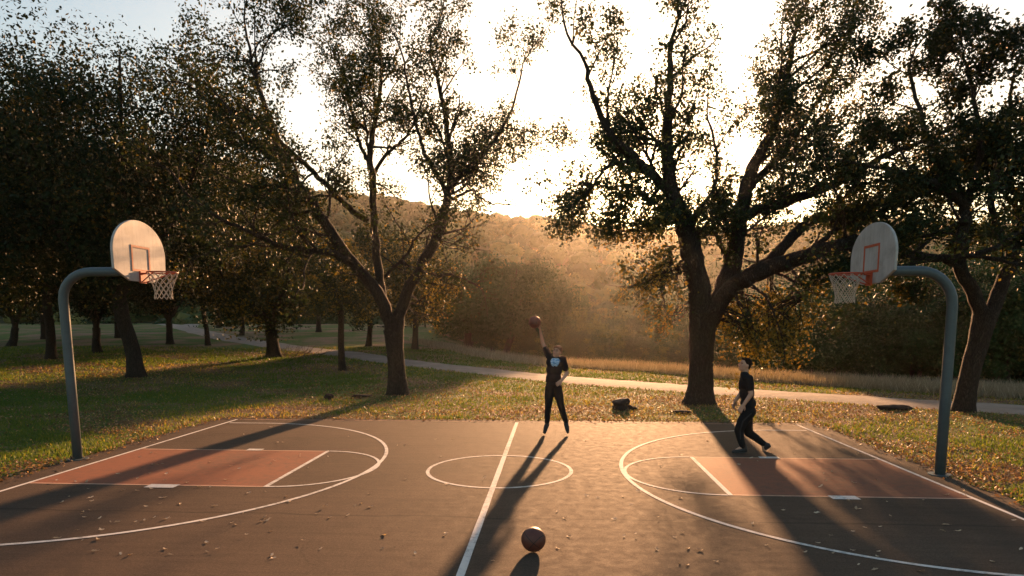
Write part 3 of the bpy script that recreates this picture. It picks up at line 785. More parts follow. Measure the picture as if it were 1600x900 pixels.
# thicket beyond the path: six kinds, copied
TG = 'thicket trees beyond the path'
THK = []
def thicket():
    rs = np.random.RandomState(5)
    protos = []
    spec = [(4.6, 2.3, .10, .9, (.36, .10), 'bush_leaf', .15, 18000), (4.0, 2.4, .09, .7, (.56, .10), 'bush_leaf', .15, 18000),
            (5.4, 2.6, .12, 1.2, (.16, .10), 'bush_leaf', .16, 22000), (3.2, 1.9, .06, .5, (.78, .10), 'bush_leaf', .13, 14000)]
    line = []
    def place(px, off):
        d = ray(px, 600); k = d[0] / d[1]
        Ye = 40.0
        for _ in range(30): Ye = .5 * Ye + .5 * float(EDGE(k * Ye))
        Y = Ye + off; return np.array([k * Y, Y, float(tz(k * Y, Y))])
    for px in range(700, 1960, 34):
        near = np.interp(px, [700, 1120, 1260, 1960], [17, 15, 4, 3]); line.append((px + rs.uniform(-12, 12), near + rs.uniform(0, 2), 0))
    for px in range(690, 1900, 46):
        near = np.interp(px, [700, 1120, 1260, 1960], [24, 23, 9, 7]); line.append((px + rs.uniform(-16, 16), near + rs.uniform(0, 3), 1))
    for px in range(680, 1900, 54):
        near = np.interp(px, [700, 1120, 1260, 1960], [33, 32, 20, 16]); line.append((px + rs.uniform(-16, 16), near + rs.uniform(0, 4), 2))
    used = [None] * 4
    front = ['leafy olive thicket tree in the front row beyond the path', 'pale leafy thicket tree in the front row beyond the path', 'tall dark thicket tree in the front row beyond the path', 'low yellowish shrub in the front row beyond the path']
    rear = ['olive thicket tree rising behind the front row', 'paler thicket tree rising behind the front row', 'tall dark thicket tree rising behind the front row', 'low yellowish shrub peeping over the front row']
    for px, py, row in line:
        b = place(px, py); k = int(rs.choice([0, 1, 2, 3], p=[.1, .5, .1, .3] if 850 < px < 1080 else [.36, .16, .42, .06]))
        # wanted top of the foliage in the picture
        topy = np.interp(px, [690, 760, 860, 950, 1060, 1200, 1300, 1450, 1600, 1900], [470, 462, 478, 496, 496, 472, 440, 418, 400, 380])
        topy += {0: 28, 1: 8, 2: -14}[row] + rs.uniform(-14, 16)
        Hw = max(1.6, CH + (505 - topy) * b[1] / F - b[2])
        H0, CR, tr, fk, tn, lm, lf, nl = spec[k]
        sc = Hw / H0
        lab = (rear if row else front)[k]; grp = TG + (', rear rows' if row else ', front row')
        if used[k] is None:
            used[k] = generic('thicket_tree', (0, 0, 0), H0, CR, tr, fk, 6, lf, nl, 300 + k, lab, 'tree', grp, lm, 'bark_grey', (rs.uniform(-.2, .2), 0), .05, tn, 100)
            r = used[k]; r.location = tuple(b); r.scale = (sc ** .75, sc ** .75, sc); r['label'] = lab
        else:
            copy_tree(used[k], b, rs.uniform(0, 6.28), (sc ** .75 * rs.uniform(.9, 1.15), sc), lab, grp)
thicket()

# ---------------------------------------------------------------- grass, litter
TREE_SPOTS = [(gp(622, 617), 3.2), (gp(1093, 631), 4.2), (gp(1505, 643), 4.0), (gp(213, 589), 3.5), (gp(535, 579), 1.2)]
def litter_w(X, Y):
    w = .12 + .88 * sm(.38, .80, .5 + .3 * np.sin(X * .55 + 1.0 + .5 * np.sin(Y * .9)) * np.sin(Y * .8 + .4 * X) + .3 * np.sin(X * 1.3 + 2 * np.sin(Y * .6)) * np.sin(Y * 1.7 + X * .3))
    for (p, r) in TREE_SPOTS: w = np.maximum(w, 1.15 * np.exp(-((X - p[0]) ** 2 + (Y - p[1]) ** 2) / (r * r)))
    w = np.maximum(w, .95 * np.exp(-((Y - 17.0) / 1.7) ** 2) * sm(-3.5, -1, X))
    return np.clip(w, 0, 1)

def on_lawn(X, Y):
    jit = .07 * np.sin(X * 9 + Y * 7) + .05 * np.sin(X * 23 - Y * 19)
    inc = (X > CX0 + .03 + jit) & (X < CX1 - .03 + jit) & (Y < CY1 - .03 + jit)
    return (~inc) & (path_dist(X, Y) > 1.25)

def scatter(n, rs, far=36, near=5.0):
    X = []; Y = []
    while sum(map(len, X)) < n:
        u = rs.uniform(0, 1, 40000); y = near * (far / near) ** u                 # denser near the camera
        px = rs.uniform(-500, 2100, 40000)
        x = y * ((px - 865) / F) * 1.0
        k = on_lawn(x, y); X.append(x[k]); Y.append(y[k])
    X = np.concatenate(X)[:n]; Y = np.concatenate(Y)[:n]
    return X, Y

def make_grass():
    rs = np.random.RandomState(77)
    X, Y = scatter(300000, rs, 44, 6.0)
    keep = rs.uniform(0, 1, len(X)) > litter_w(X, Y) * .80; X, Y = X[keep], Y[keep]
    n = len(X); Z = tz(X, Y); 
    h = rs.uniform(.035, .085, n) * (1 + .3 * np.sin(X * 1.7) * np.sin(Y * 2.1)) * (1 + sm(20, 40, Y) * .6); w = rs.uniform(.008, .016, n) * (1 + sm(10, 36, Y) * 2.0)
    a = rs.uniform(0, 6.28, n); lx, ly = rs.normal(0, .45, (2, n)) * h
    B = np.stack([X, Y, Z - .01], 1); s = np.stack([np.cos(a) * w, np.sin(a) * w, np.zeros(n)], 1)
    V = np.stack([B - s, B + s, B + np.stack([lx, ly, h], 1)], 1).reshape(-1, 3)
    pat = .5 + .5 * np.sin(X * .33 + .7) * np.sin(Y * .41 + X * .2)
    tint = np.clip(rs.normal(.25 + .30 * pat + .25 * litter_w(X, Y), .15, n), 0, 1)
    me = np_mesh('grass', V, None, np.arange(n * 3).reshape(n, 3), False, tint)
    tag(link('grass', me, M['grass']), 'short green and yellowing park grass around the court', 'grass', kind='stuff')
    # dry tall grass along the far side of the path
    n = 60000; px = rs.uniform(640, 1750, n)
    lo = np.interp(px, [640, 760, 900, 1000, 1100, 1250, 1400, 1600, 1750], [552, 566, 575, 581, 588, 598, 609, 621, 629])
    hi = np.interp(px, [640, 760, 900, 1000, 1100, 1250, 1400, 1600, 1750], [549, 558, 565, 571, 578, 587, 597, 607, 614])
    py = lo + (hi - lo) * rs.uniform(0, 1, n) ** .8
    d0 = CH / np.maximum((py - 505) / F, .03); X = (px - 865) / F * d0; Y = d0
    k = path_dist(X, Y) > 2.0; X, Y = X[k], Y[k]; n = len(X); Z = tz(X, Y)
    h = rs.uniform(.16, .42, n) * (.7 + .6 * rs.uniform(0, 1, n)); w = rs.uniform(.008, .018, n); a = rs.uniform(0, 6.28, n); lx, ly = rs.normal(0, .3, (2, n)) * h
    B = np.stack([X, Y, Z - .02], 1); s = np.stack([np.cos(a) * w, np.sin(a) * w, np.zeros(n)], 1)
    V = np.stack([B - s, B + s, B + np.stack([lx, ly, h], 1)], 1).reshape(-1, 3)
    me = np_mesh('tall_grass', V, None, np.arange(n * 3).reshape(n, 3), False, np.clip(rs.normal(.5, .22, n), 0, 1))
    tag(link('tall_grass', me, M['dry_grass']), 'dry straw coloured tall grass along the far side of the path', 'grass', kind='stuff')
    # leaf litter
    X, Y = scatter(205000, rs, 40, 6.0)
    keep = rs.uniform(0, 1, len(X)) < litter_w(X, Y) ** 1.3; X, Y = X[keep], Y[keep]
    t = rs.uniform(0, 1, 3200); e = rs.normal(.05, .16, 3200)
    ex = np.where(t < .4, rs.uniform(CX0, CX1, 3200), np.where(t < .7, CX0 - e, CX1 + e)); ey = np.where(t < .4, CY1 + e, 4 + 11.3 * rs.uniform(0, 1, 3200))
    X = np.concatenate([X, ex]); Y = np.concatenate([Y, ey]); n = len(X)
    C = np.stack([X, Y, np.maximum(tz(X, Y), np.where((X > CX0) & (X < CX1) & (Y < CY1), 0, -9)) + rs.uniform(.005, .045, n)], 1)
    me = leaf_mesh('leaf_litter', C, rs.uniform(.032, .068, n) * (1 + sm(14, 34, Y) * .6), np.clip(rs.normal(.45, .24, n), 0, 1), flat=.45, rs=rs)
    tag(link('leaf_litter', me, M['litter']), 'brown and orange fallen leaves strewn over the lawn', 'leaves', kind='stuff')
make_grass()

# fallen leaves on the court: each one an object
def leaf_shape(seed):
    rs = np.random.RandomState(seed); n = 14
    t = np.linspace(0, 2 * math.pi, n, endpoint=False)
    r = (.55 + .12 * np.cos(2 * t) + .10 * np.cos(5 * t + rs.uniform(0, 6))) * (1 + rs.normal(0, .06, n))
    x = r * np.cos(t); y = r * np.sin(t) * .62
    z = .42 * y * y * 3 + .34 * np.abs(x) ** 2 * rs.uniform(.3, 1.6) + rs.normal(0, .03, n) + .04
    V = np.concatenate([[[0, 0, .03]], np.stack([x, y, z], 1)]); V[:, 2] -= V[:, 2].min() - .01
    T = [[0, 1 + k, 1 + (k + 1) % n] for k in range(n)]
    V = np.concatenate([V, [[-.55, .02, .05], [-.95, .03, .12], [-.95, -.03, .12], [-.55, -.02, .05]]])
    return np_mesh('fallen_leaf', V, [[15, 16, 17, 18]], T, False, np.full(15, rs.uniform(.2, 1.0)))
def court_leaves():
    rs = np.random.RandomState(9)
    shapes = [leaf_shape(k) for k in range(9)]
    for me in shapes: me.materials.append(M['dead_leaf'])
    n = 0
    while n < 210:
        px, py = rs.uniform(10, 1590), rs.uniform(668, 896)
        d = CH / ((py - 505) / F); x = (px - 865) / F * d
        edge = sm(.0, 1., abs(px - 800) / 800)
        if x < CX0 + .1 or x > CX1 - .1: continue
        if rs.uniform() > .35 + .65 * edge: continue
        o = bpy.data.objects.new('fallen_leaf', shapes[rs.randint(9)]); COL.objects.link(o)
        o.location = (x, d, .022 if rs.uniform() < .1 else .004)
        s = rs.uniform(.030, .062); o.scale = (s, s, s); o.rotation_euler = (rs.normal(0, .15), rs.normal(0, .15), rs.uniform(0, 6.28))
        tag(o, 'dry curled brown leaf lying on the asphalt court', 'leaf', 'fallen leaves scattered on the court'); n += 1
court_leaves()

# ---------------------------------------------------------------- hoops
def hoop(side, label, pole_px, pole_top, arm_y, board_c, board_z, rim_z, rim_out):
    """side +1: board faces +X"""
    b = np.array([*gp(*pole_px)[:2], -.03]); Y = b[1]
    root = empty('basketball_hoop', b, label, 'basketball hoop')
    bx = board_c; z0, z1 = board_z
    pt = at(*pole_top, Y); az = at(0, arm_y, Y)[2]
    rb = .50
    P = [b, b * .5 + pt * .5, pt]
    ex = pt[0] + side * rb
    for a in np.linspace(15, 90, 7): P.append([pt[0] + side * rb * (1 - math.cos(R(a))), Y, pt[2] + (az - pt[2]) * math.sin(R(a))])
    P.append([(ex + bx) / 2, Y, az]); P.append([bx - side * .06, Y, az])
    a = Acc(); a.tube(np.array(P), .072, 20)
    link('pole', a.mesh('pole', True, b), M['pole'], root)
    a = Acc(); a.tube(np.array([[b[0], b[1], -.02], [b[0], b[1], .012]]), .16, 20); 
    link('base_plate', a.mesh('base_plate', False, b), M['pole'], root)
    # mounting bracket behind the board
    a = Acc(); a.box((bx - side * .045, Y, az), (.02, .16, .11)); a.box((bx - side * .10, Y, az), (.05, .10, .085))
    link('mounting_bracket', a.mesh('mounting_bracket', False, b), M['pole'], root)
    # fan board: straight lower sides, arched top, cut bottom corners
    hw = .68; H = z1 - z0
    out = [(-.30, z0), (.30, z0)] + [(hw * .985, z0 + H * .17), (hw, z0 + H * .45)]
    for t in np.linspace(0, 180, 33)[1:-1]: out.append((hw * math.cos(R(t)) , z0 + H * .45 + (H * .55) * math.sin(R(t)) ** .95))
    out += [(-hw, z0 + H * .45), (-hw * .985, z0 + H * .17)]
    bm = bmesh.new()
    f = [bm.verts.new((bx + side * .02, Y + q, z)) for q, z in out]; k = [bm.verts.new((bx - side * .02, Y + q, z)) for q, z in out]
    bm.faces.new(f); bm.faces.new(k[::-1])
    for i in range(len(f)): bm.faces.new((f[i], k[i], k[(i + 1) % len(f)], f[(i + 1) % len(f)]))
    bmesh.ops.recalc_face_normals(bm, faces=bm.faces)
    bmesh.ops.bevel(bm, geom=[e for e in bm.edges if abs(e.verts[0].co.x - e.verts[1].co.x) < .001], offset=.006, segments=2, affect='EDGES')
    bmesh.ops.translate(bm, verts=bm.verts, vec=-Vector(b))
    me = bpy.data.meshes.new('backboard'); bm.to_mesh(me); bm.free()
    board = link('backboard', me, M['board'], root)
    # shooter's square
    a = Acc(); xf = bx + side * .0225; q0, q1 = rim_z + .03, rim_z + .40; w = .018
    a.box((xf, Y, q1), (.003, .24, w)); a.box((xf, Y, q0), (.003, .24, w))
    for s in (-1, 1): a.box((xf, Y + s * .222, (q0 + q1) / 2), (.003, w, (q1 - q0) / 2 - w - .001))
    link('target_square', a.mesh('target_square', False, b), M['target'], board)
    # rim, bracket and brace rods
    rr = .225; rc = np.array([bx + side * (.02 + rim_out + rr), Y, rim_z])
    t = np.linspace(0, 2 * math.pi, 49)
    a = Acc(); a.tube(np.stack([rc[0] + rr * np.cos(t), rc[1] + rr * np.sin(t), np.full(49, rim_z)], 1), .0115, 10, False)
    rim = link('rim', a.mesh('rim', True, b), M['red_steel'], root)
    a = Acc(); a.box((bx + side * .036, Y, rim_z - .075), (.014, .075, .095)); a.box((bx + side * (.05 + rim_out / 2), Y, rim_z - .012), (rim_out / 2 + .01, .06, .008))
    for s in (-1, 1):
        a.tube(np.array([[bx + side * .05, Y + s * .055, rim_z - .15], [rc[0] - side * .02, Y + s * .215, rim_z - .012]]), .009, 8)
    link('bracket', a.mesh('bracket', False, b), M['red_steel'], rim)
    # net
    a = Acc(); ns = 12; lv = 7
    prof = [.222, .205, .178, .155, .138, .128, .126, .135]
    zz = [-.012, -.07, -.13, -.19, -.25, -.31, -.37, -.42]
    rs = np.random.RandomState(int(abs(bx) * 10))
    grid = [[np.array([rc[0] + prof[l] * math.cos(2 * math.pi * (k + .5 * (l % 2)) / ns), rc[1] + prof[l] * math.sin(2 * math.pi * (k + .5 * (l % 2)) / ns), rim_z + zz[l]]) + rs.normal(0, .004, 3) * (l > 0) for k in range(ns)] for l in range(8)]
    for l in range(lv):
        for k in range(ns):
            k2 = (k + (1 if l % 2 else -1)) % ns
            for q in (k, k2):
                p0, p1 = grid[l][k], grid[l + 1][q]
                a.tube(np.array([p0, (p0 + p1) / 2 + [0, 0, -.004], p1]), .0055, 5, False)
    link('net', a.mesh('net', True, b), M['net'], root)
hoop(1, 'basketball hoop on the left with its weathered board glowing in the sun', (122, 721), (99, 468), 425.5, -6.62, (2.91, 3.87), 3.055, .12)
hoop(-1, 'basketball hoop on the right with its pale grey board in shade', (1468, 746), (1488, 478), 430, 4.62, (2.82, 3.69), 2.965, .12)

# ---------------------------------------------------------------- balls
def ball(loc, rot, label):
    bm = bmesh.new(); bmesh.ops.create_uvsphere(bm, u_segments=48, v_segments=24, radius=.122)
    for f in bm.faces: f.smooth = True
    me = bpy.data.meshes.new('basketball'); bm.to_mesh(me); bm.free()
    o = link('basketball', me, M['ball']); o.location = tuple(loc); o.rotation_euler = rot
    tag(o, label, 'basketball')
gb = at(833.5, 862, 6.36); ball((gb[0], 6.36, .126), (R(35), R(25), R(60)), 'brown basketball resting on the asphalt near the midline')
P1Y = 13.35
ball(at(835.5, 503.5, P1Y - .03), (R(70), R(15), R(20)), 'basketball touched by the raised hand of the jumping player')

# ---------------------------------------------------------------- people
def capsule(bm, p0, r0, p1, r1, seg=14):
    p0, p1 = Vector(p0), Vector(p1); d = p1 - p0
    q = d.to_track_quat('Z', 'Y') if d.length > 1e-6 else Matrix.Identity(3).to_quaternion()
    L = d.length; n = 5; prof = []
    for k in range(n + 1): a = -math.pi / 2 + math.pi / 2 * k / n; prof.append((r0 * math.cos(a), r0 * math.sin(a)))
    for k in range(n + 1): a = math.pi / 2 * k / n; prof.append((r1 * math.cos(a), L + r1 * math.sin(a)))
    rings = []
    for r, z in prof:
        if r < 1e-6: rings.append([bm.verts.new(p0 + q @ Vector((0, 0, z)))])
        else: rings.append([bm.verts.new(p0 + q @ Vector((r * math.cos(2 * math.pi * j / seg), r * math.sin(2 * math.pi * j / seg), z))) for j in range(seg)])
    for A, B in zip(rings[:-1], rings[1:]):
        for j in range(seg):
            a0, a1 = A[j % len(A)], A[(j + 1) % len(A)]; b0, b1 = B[j % len(B)], B[(j + 1) % len(B)]
            vs = []
            for v in (a0, a1, b1, b0):
                if v not in vs: vs.append(v)
            if len(vs) > 2: bm.faces.new(vs)

def ellipsoid(bm, c, axes, radii):
    m = Matrix(axes).transposed().to_4x4() if axes is not None else Matrix.Identity(4)
    m = Matrix.Translation(Vector(c)) @ m @ Matrix.Diagonal((*radii, 1))
    bmesh.ops.create_uvsphere(bm, u_segments=20, v_segments=12, radius=1, matrix=m)

class Blob:
    def __init__(s): s.bm = bmesh.new()
    def cap(s, p0, r0, p1, r1): capsule(s.bm, p0, r0, p1, r1); return s
    def chain(s, P, r):
        for i in range(len(P) - 1): capsule(s.bm, P[i], r[i], P[i + 1], r[i + 1])
        return s
    def ell(s, c, radii, axes=None): ellipsoid(s.bm, c, axes, radii); return s
    def build(s, name, mat, parent, voxel=.009, sm_it=4, origin=(0, 0, 0)):
        bmesh.ops.recalc_face_normals(s.bm, faces=s.bm.faces)
        bmesh.ops.translate(s.bm, verts=s.bm.verts, vec=-Vector(origin))
        me = bpy.data.meshes.new(name + '_raw'); s.bm.to_mesh(me); s.bm.free()
        tmp = bpy.data.objects.new('tmp', me); COL.objects.link(tmp)
        r = tmp.modifiers.new('r', 'REMESH'); r.mode = 'VOXEL'; r.voxel_size = voxel
        q = tmp.modifiers.new('s', 'SMOOTH'); q.factor = .5; q.iterations = sm_it
        dg = bpy.context.evaluated_depsgraph_get(); dg.update()
        out = bpy.data.meshes.new_from_object(tmp.evaluated_get(dg)); out.name = name
        bpy.data.objects.remove(tmp); bpy.data.meshes.remove(me)
        for p in out.polygons: p.use_smooth = True
        out.materials.clear()
        return link(name, out, mat, parent)

def frame(fwd, up):
    f = unit(np.asarray(fwd, float)); u = np.asarray(up, float); r = unit(np.cross(f, u)); u = np.cross(r, f)
    return r, f, u                                           # right, forward, up

def head(B, c, fwd, up):
    r, f, u = frame(fwd, up); c = np.asarray(c); A = (r, f, u)
    B.ell(c + u * .015 - f * .008, (.076, .096, .105), A)
    B.ell(c - u * .055 + f * .022, (.058, .066, .068), A)        # jaw
    B.ell(c - u * .098 + f * .060, (.026, .024, .020), A)        # chin
    B.cap(c + f * .086 + u * .014, .010, c + f * .117 - u * .026, .0165)   # nose
    B.ell(c + f * .082 + u * .030, (.050, .016, .010), A)        # brow
    for s in (-1, 1):
        B.ell(c + r * s * .077 - f * .006 - u * .012, (.012, .022, .032), A)   # ears
        B.ell(c + r * s * .040 + f * .066 - u * .030, (.022, .020, .020), A)   # cheek
    B.ell(c + f * .088 - u * .060, (.026, .012, .010), A)        # lips
    return A

def face_parts(root, c, A, o):
    r, f, u = A; c = np.asarray(c) - np.asarray(o)
    for s in (-1, 1):
        b = bmesh.new(); ellipsoid(b, c + r * s * .031 + f * .082 + u * .008, A, (.014, .010, .008))
        me = bpy.data.meshes.new('eye'); b.to_mesh(me); b.free(); link('eye', me, M['eye'], root)
        b = bmesh.new(); ellipsoid(b, c + r * s * .031 + f * .094 + u * .030, A, (.021, .006, .005))
        me = bpy.data.meshes.new('eyebrow'); b.to_mesh(me); b.free(); link('eyebrow', me, M['hair_dark'], root)
    b = bmesh.new(); ellipsoid(b, c + f * .096 - u * .061, A, (.024, .006, .006))
    me = bpy.data.meshes.new('mouth'); b.to_mesh(me); b.free(); link('mouth', me, M['lip'], root)

def hand(B, wrist, d, palm_n, side, curl=.3, spread=.12, L=.185):
    """d: along the hand; palm_n: out of the palm; side: thumb side (+1/-1 along cross)"""
    d = unit(np.asarray(d, float)); n = unit(np.asarray(palm_n, float) - d * np.dot(palm_n, d)); s = np.cross(d, n) * side
    w = np.asarray(wrist, float); k = L / .185
    B.ell(w + d * .050 * k, (.040 * k, .052 * k, .016 * k), (s, d, n))
    B.cap(w, .024 * k, w + d * .03 * k, .022 * k)
    for i, (off, ln) in enumerate([(.030, .074), (.010, .082), (-.011, .076), (-.030, .060)]):
        p = w + d * .088 * k + s * off * k; dd = unit(d + s * spread * off / .03); P = [p - dd * .02]
        a = 0
        for j in range(3):
            q = unit(dd * math.cos(a) + n * math.sin(a)); P.append(P[-1] + q * (ln * k * (.45, .32, .27)[j] + (.02 if j == 0 else 0))); a += curl
        B.chain(P, [.0105 * k, .010 * k, .0092 * k, .0082 * k])
    p = w + d * .030 * k + s * .030 * k; t = unit(d * .75 + s * .75 + n * .25)
    B.chain([p, p + t * .038 * k, p + unit(t + d * .5 + n * .3) * .066 * k], [.014 * k, .0115 * k, .0095 * k])

def player_one():
    Y = P1Y
    g = np.array([at(867, 680, Y)[0], Y, 0.0])
    root = empty('person', g, 'person jumping in black shirt with blue chest print, one arm raised to the ball', 'person')
    J = lambda x, y, d=0.: at(x, y, Y + d)
    hip = J(865, 603); crl, crr = J(859.5, 607), J(870.5, 607)
    chest = J(866, 568); neck = J(868.5, 559); hd = J(870.5, 549.5, -.02)
    shr, shl = J(857.5, 556), J(879, 561.5)
    elr, wrr = J(848, 536, .02), J(844.3, 518, .0)
    ell, wrl = J(886, 583, .05), J(878, 594, -.14)
    knr, anr = J(857.0, 633.5, -.05), J(854.8, 661, .03)
    knl, anl = J(876.5, 633.5, -.05), J(884.5, 660, .05)
    tor, tol = J(851.0, 675.3, -.06), J(887.0, 674.8, -.05)
    r_, f_, u_ = (1, 0, 0), (0, -1, 0), (0, 0, 1)
    B = Blob()
    A = head(B, hd, (-.38, -.85, .22), (.16, -.1, 1))
    B.cap(neck - [0, 0, .04], .056, hd - [0.01, -.015, .07], .052)
    B.chain([chest, J(866.5, 585), hip], [.085, .08, .08])
    B.chain([neck, shr], [.06, .055]); B.chain([neck, shl], [.06, .055])
    B.chain([shr, elr, wrr], [.050, .040, .026]); B.chain([shl, ell, wrl], [.050, .040, .027])
    B.chain([crr, knl, anl], [.08, .055, .04]); B.chain([crl, knr, anr], [.08, .055, .04])
    B.cap(anr, .035, tor, .025); B.cap(anl, .035, tol, .025)
    hand(B, wrr, J(843, 508, .0) - wrr, (-.75, .0, .55), 1, .28, .35)
    hand(B, wrl, J(872.5, 599, -.20) - wrl, (-.4, .7, -.1), 1, .5, .1)
    B.build('body', M['skin'], root, .0065, 3, g)
    face_parts(root, hd, A, g)
    r, f, u = A
    Hb = Blob(); Hb.ell(hd + u * .036 - f * .026, (.086, .098, .098), A)
    for s in np.linspace(-1, 1, 7): Hb.ell(hd + u * (.088 - .02 * abs(s)) + f * (.058 - .03 * abs(s)) + r * s * .055, (.028, .034, .026), A)
    for s in (-1, 1): Hb.ell(hd + r * s * .068 + u * .02 - f * .03, (.018, .045, .05), A)
    Hb.build('hair', M['hair_brown'], root, .008, 2, g)
    # shirt (origin at its own centre so the print sits on the chest)
    so = np.array([J(866, 572)[0], Y, J(866, 572)[2]])
    Sh = Blob()
    Sh.ell(J(866.5, 566), (.175, .115, .13)); Sh.ell(J(866, 578), (.165, .112, .16)); Sh.ell(J(865, 590), (.158, .115, .13))
    Sh.cap(J(859, 594), .085, J(871, 594), .085)
    Sh.chain([neck - [0, 0, .02], J(861, 557)], [.07, .07]); Sh.chain([neck - [0, 0, .02], J(876, 562)], [.072, .075])
    Sh.chain([J(861, 558), shr, shr * .45 + elr * .55], [.080, .072, .062]); Sh.chain([J(876, 563), shl, shl * .35 + ell * .65], [.082, .076, .068])
    global PR
    PR = (J(867.5, 565)[0] - so[0], J(867.5, 566)[2] - so[2])
    m = mat_shirt_print()
    sh = Sh.build('shirt', m, root, .009, 3, so); sh.location = tuple(so - g)
    T = Blob()
    T.cap(J(860.5, 601), .098, J(870, 601), .098)
    T.chain([crl, J(857.8, 620, -.02), knr, J(855.6, 648), anr - [0, 0, -.02]], [.105, .092, .070, .062, .052])
    T.chain([crr, J(873.5, 620, -.02), knl, J(880.5, 648), anl - [0, 0, -.02]], [.105, .092, .070, .062, .052])
    T.build('trousers', M['black_trouser'], root, .009, 3, g)
    for an, to in ((anr, tor), (anl, tol)):
        s = Blob(); m0 = an * .55 + to * .45
        s.cap(an - [0, 0, .01], .045, an + [0, .035, -.05], .040); s.chain([an - [0, 0, .03], m0 + [0, -.01, 0], to], [.050, .048, .036])
        sh = s.build('shoe', M['shoe'], root, .008, 2, g)
        q = Blob(); off = np.array([0, .035, -.012]); q.chain([an + [0, .045, -.055], m0 + off, to + off * .6], [.030, .034, .026]); q.build('sole', M['sole'], sh, .008, 1, g)

def player_two():
    g0 = gp(1157, 709.5); Y = g0[1]
    g = np.array([at(1165, 700, Y)[0], Y, 0.0])
    root = empty('person', g, 'person in plain black shirt and black trousers striding left on the right key', 'person')
    J = lambda x, y, d=0.: at(x, y, Y + d)
    hd = J(1164, 570); neck = J(1163.5, 583)
    shn, shf = J(1170, 592, -.16), J(1163, 592, .18)
    eln, wrn = J(1173.5, 616, -.20), J(1162.5, 632, -.20)
    elf, wrf = J(1157.5, 615, .22), J(1149, 626, .16)
    hipn, hipf = J(1171, 643, -.09), J(1166, 643, .09)
    # near leg = front leg planted flat, far leg trails
    knf, anf = J(1154.5, 672, -.06), J(1160.5, 699, -.07)
    knb, anb = J(1169.5, 676, .10), J(1193, 693.5, .12)
    B = Blob(); A = head(B, hd, (-.93, -.28, .26), (.22, 0, 1))
    B.cap(neck - [0, 0, .03], .056, hd - [-.015, 0, .06], .054)
    B.chain([J(1166, 600), J(1168, 620), J(1169, 640)], [.085, .08, .08])
    B.chain([shn, eln, wrn], [.052, .042, .028]); B.chain([shf, elf, wrf], [.052, .042, .028])
    B.chain([hipn, knf, anf], [.085, .058, .042]); B.chain([hipf, knb, anb], [.085, .058, .042])
    B.cap(anf, .04, J(1146, 706, -.07), .025); B.cap(anb, .04, J(1194, 708, .12), .025)
    hand(B, wrn, J(1156.5, 641, -.20) - wrn, (.3, .8, .1), 1, .45, .1)
    hand(B, wrf, J(1146, 635, .12) - wrf, (.5, -.6, .0), -1, .45, .1)
    B.build('body', M['skin'], root, .0065, 3, g)
    face_parts(root, hd, A, g)
    r, f, u = A
    Hb = Blob(); Hb.ell(hd + u * .040 - f * .022, (.084, .096, .092), A); Hb.ell(hd - f * .055 - u * .015, (.068, .050, .065), A)
    for s in np.linspace(-1, 1, 6): Hb.ell(hd + u * .094 + f * (.055 - .02 * abs(s)) + r * s * .045, (.026, .032, .024), A)
    for s in (-1, 1): Hb.ell(hd + r * s * .066 + u * .02 - f * .025, (.018, .04, .045), A)
    Hb.build('hair', M['hair_dark'], root, .008, 2, g)
    Sh = Blob(); ax = (unit(np.array([1, .0, .0])), np.array([0, 1, 0]), np.array([0, 0, 1]))
    Sh.ell(J(1166, 599), (.125, .19, .125)); Sh.ell(J(1167, 614), (.120, .175, .17)); Sh.ell(J(1169, 630), (.13, .165, .13))
    Sh.cap(J(1169.5, 634, -.07), .112, J(1169.5, 634, .07), .112)
    Sh.chain([neck - [0, 0, .03], J(1166, 590, -.13)], [.072, .075]); Sh.chain([neck - [0, 0, .03], J(1164, 590, .13)], [.072, .075])
    Sh.chain([J(1167, 591, -.13), shn, shn * .4 + eln * .6], [.082, .076, .066]); Sh.chain([J(1164, 591, .13), shf, shf * .4 + elf * .6], [.082, .076, .066])
    Sh.build('shirt', M['black_cloth'], root, .009, 3, g)
    T = Blob(); T.cap(J(1168.5, 641, -.07), .118, J(1168.5, 641, .07), .118)
    T.chain([hipn, J(1161, 658, -.08), knf, J(1157, 686, -.07), anf - [0, 0, -.02]], [.112, .098, .080, .066, .056])
    T.chain([hipf, J(1167.5, 660, .1), knb, J(1181, 684, .11), anb - [.01, 0, -.01]], [.112, .096, .078, .066, .056])
    tr = T.build('trousers', M['black_trouser'], root, .009, 3, g)
    q = Blob(); q.chain([hipn + [0, -.100, -.02], J(1161, 658, -.172), knf + [0, -.070, 0], J(1157, 686, -.126)], [.014, .014, .013, .012]); q.build('side_stripe', M['stripe'], tr, .007, 1, g)
    # planted shoe
    s = Blob(); s.chain([J(1163, 702.5, -.07), J(1155, 704, -.07), J(1146, 706, -.07)], [.052, .046, .034]); s.cap(J(1162, 697, -.07), .050, J(1163, 702, -.07), .050)
    a = s.build('shoe', M['shoe'], root, .008, 2, g)
    q = Acc(); pts = [J(1166, 700, -.07)[0], J(1143.5, 700, -.07)[0]]
    q.tube(np.array([[pts[0] - .02, Y - .07, .013], [(pts[0] + pts[1]) / 2, Y - .07, .013], [pts[1] + .03, Y - .07, .013]]), [.044, .047, .036], 14)
    V = np.concatenate(q.V); V[:, 2] = .005 + np.clip((V[:, 2] - .013) / .047 * .5 + .5, 0, 1) * .022; q.V = [V - g]; 
    link('sole', q.mesh('sole'), M['sole'], a)
    # trailing shoe: toe on the ground, heel lifted
    s = Blob(); toe = J(1194.5, 708.5, .12); heel = J(1199.5, 696, .12)
    toe[2] = .045
    s.chain([heel, heel * .5 + toe * .5 + [-.02, 0, .0], toe], [.050, .046, .036]); s.cap(anb, .050, heel, .046)
    a = s.build('shoe', M['shoe'], root, .008, 2, g)
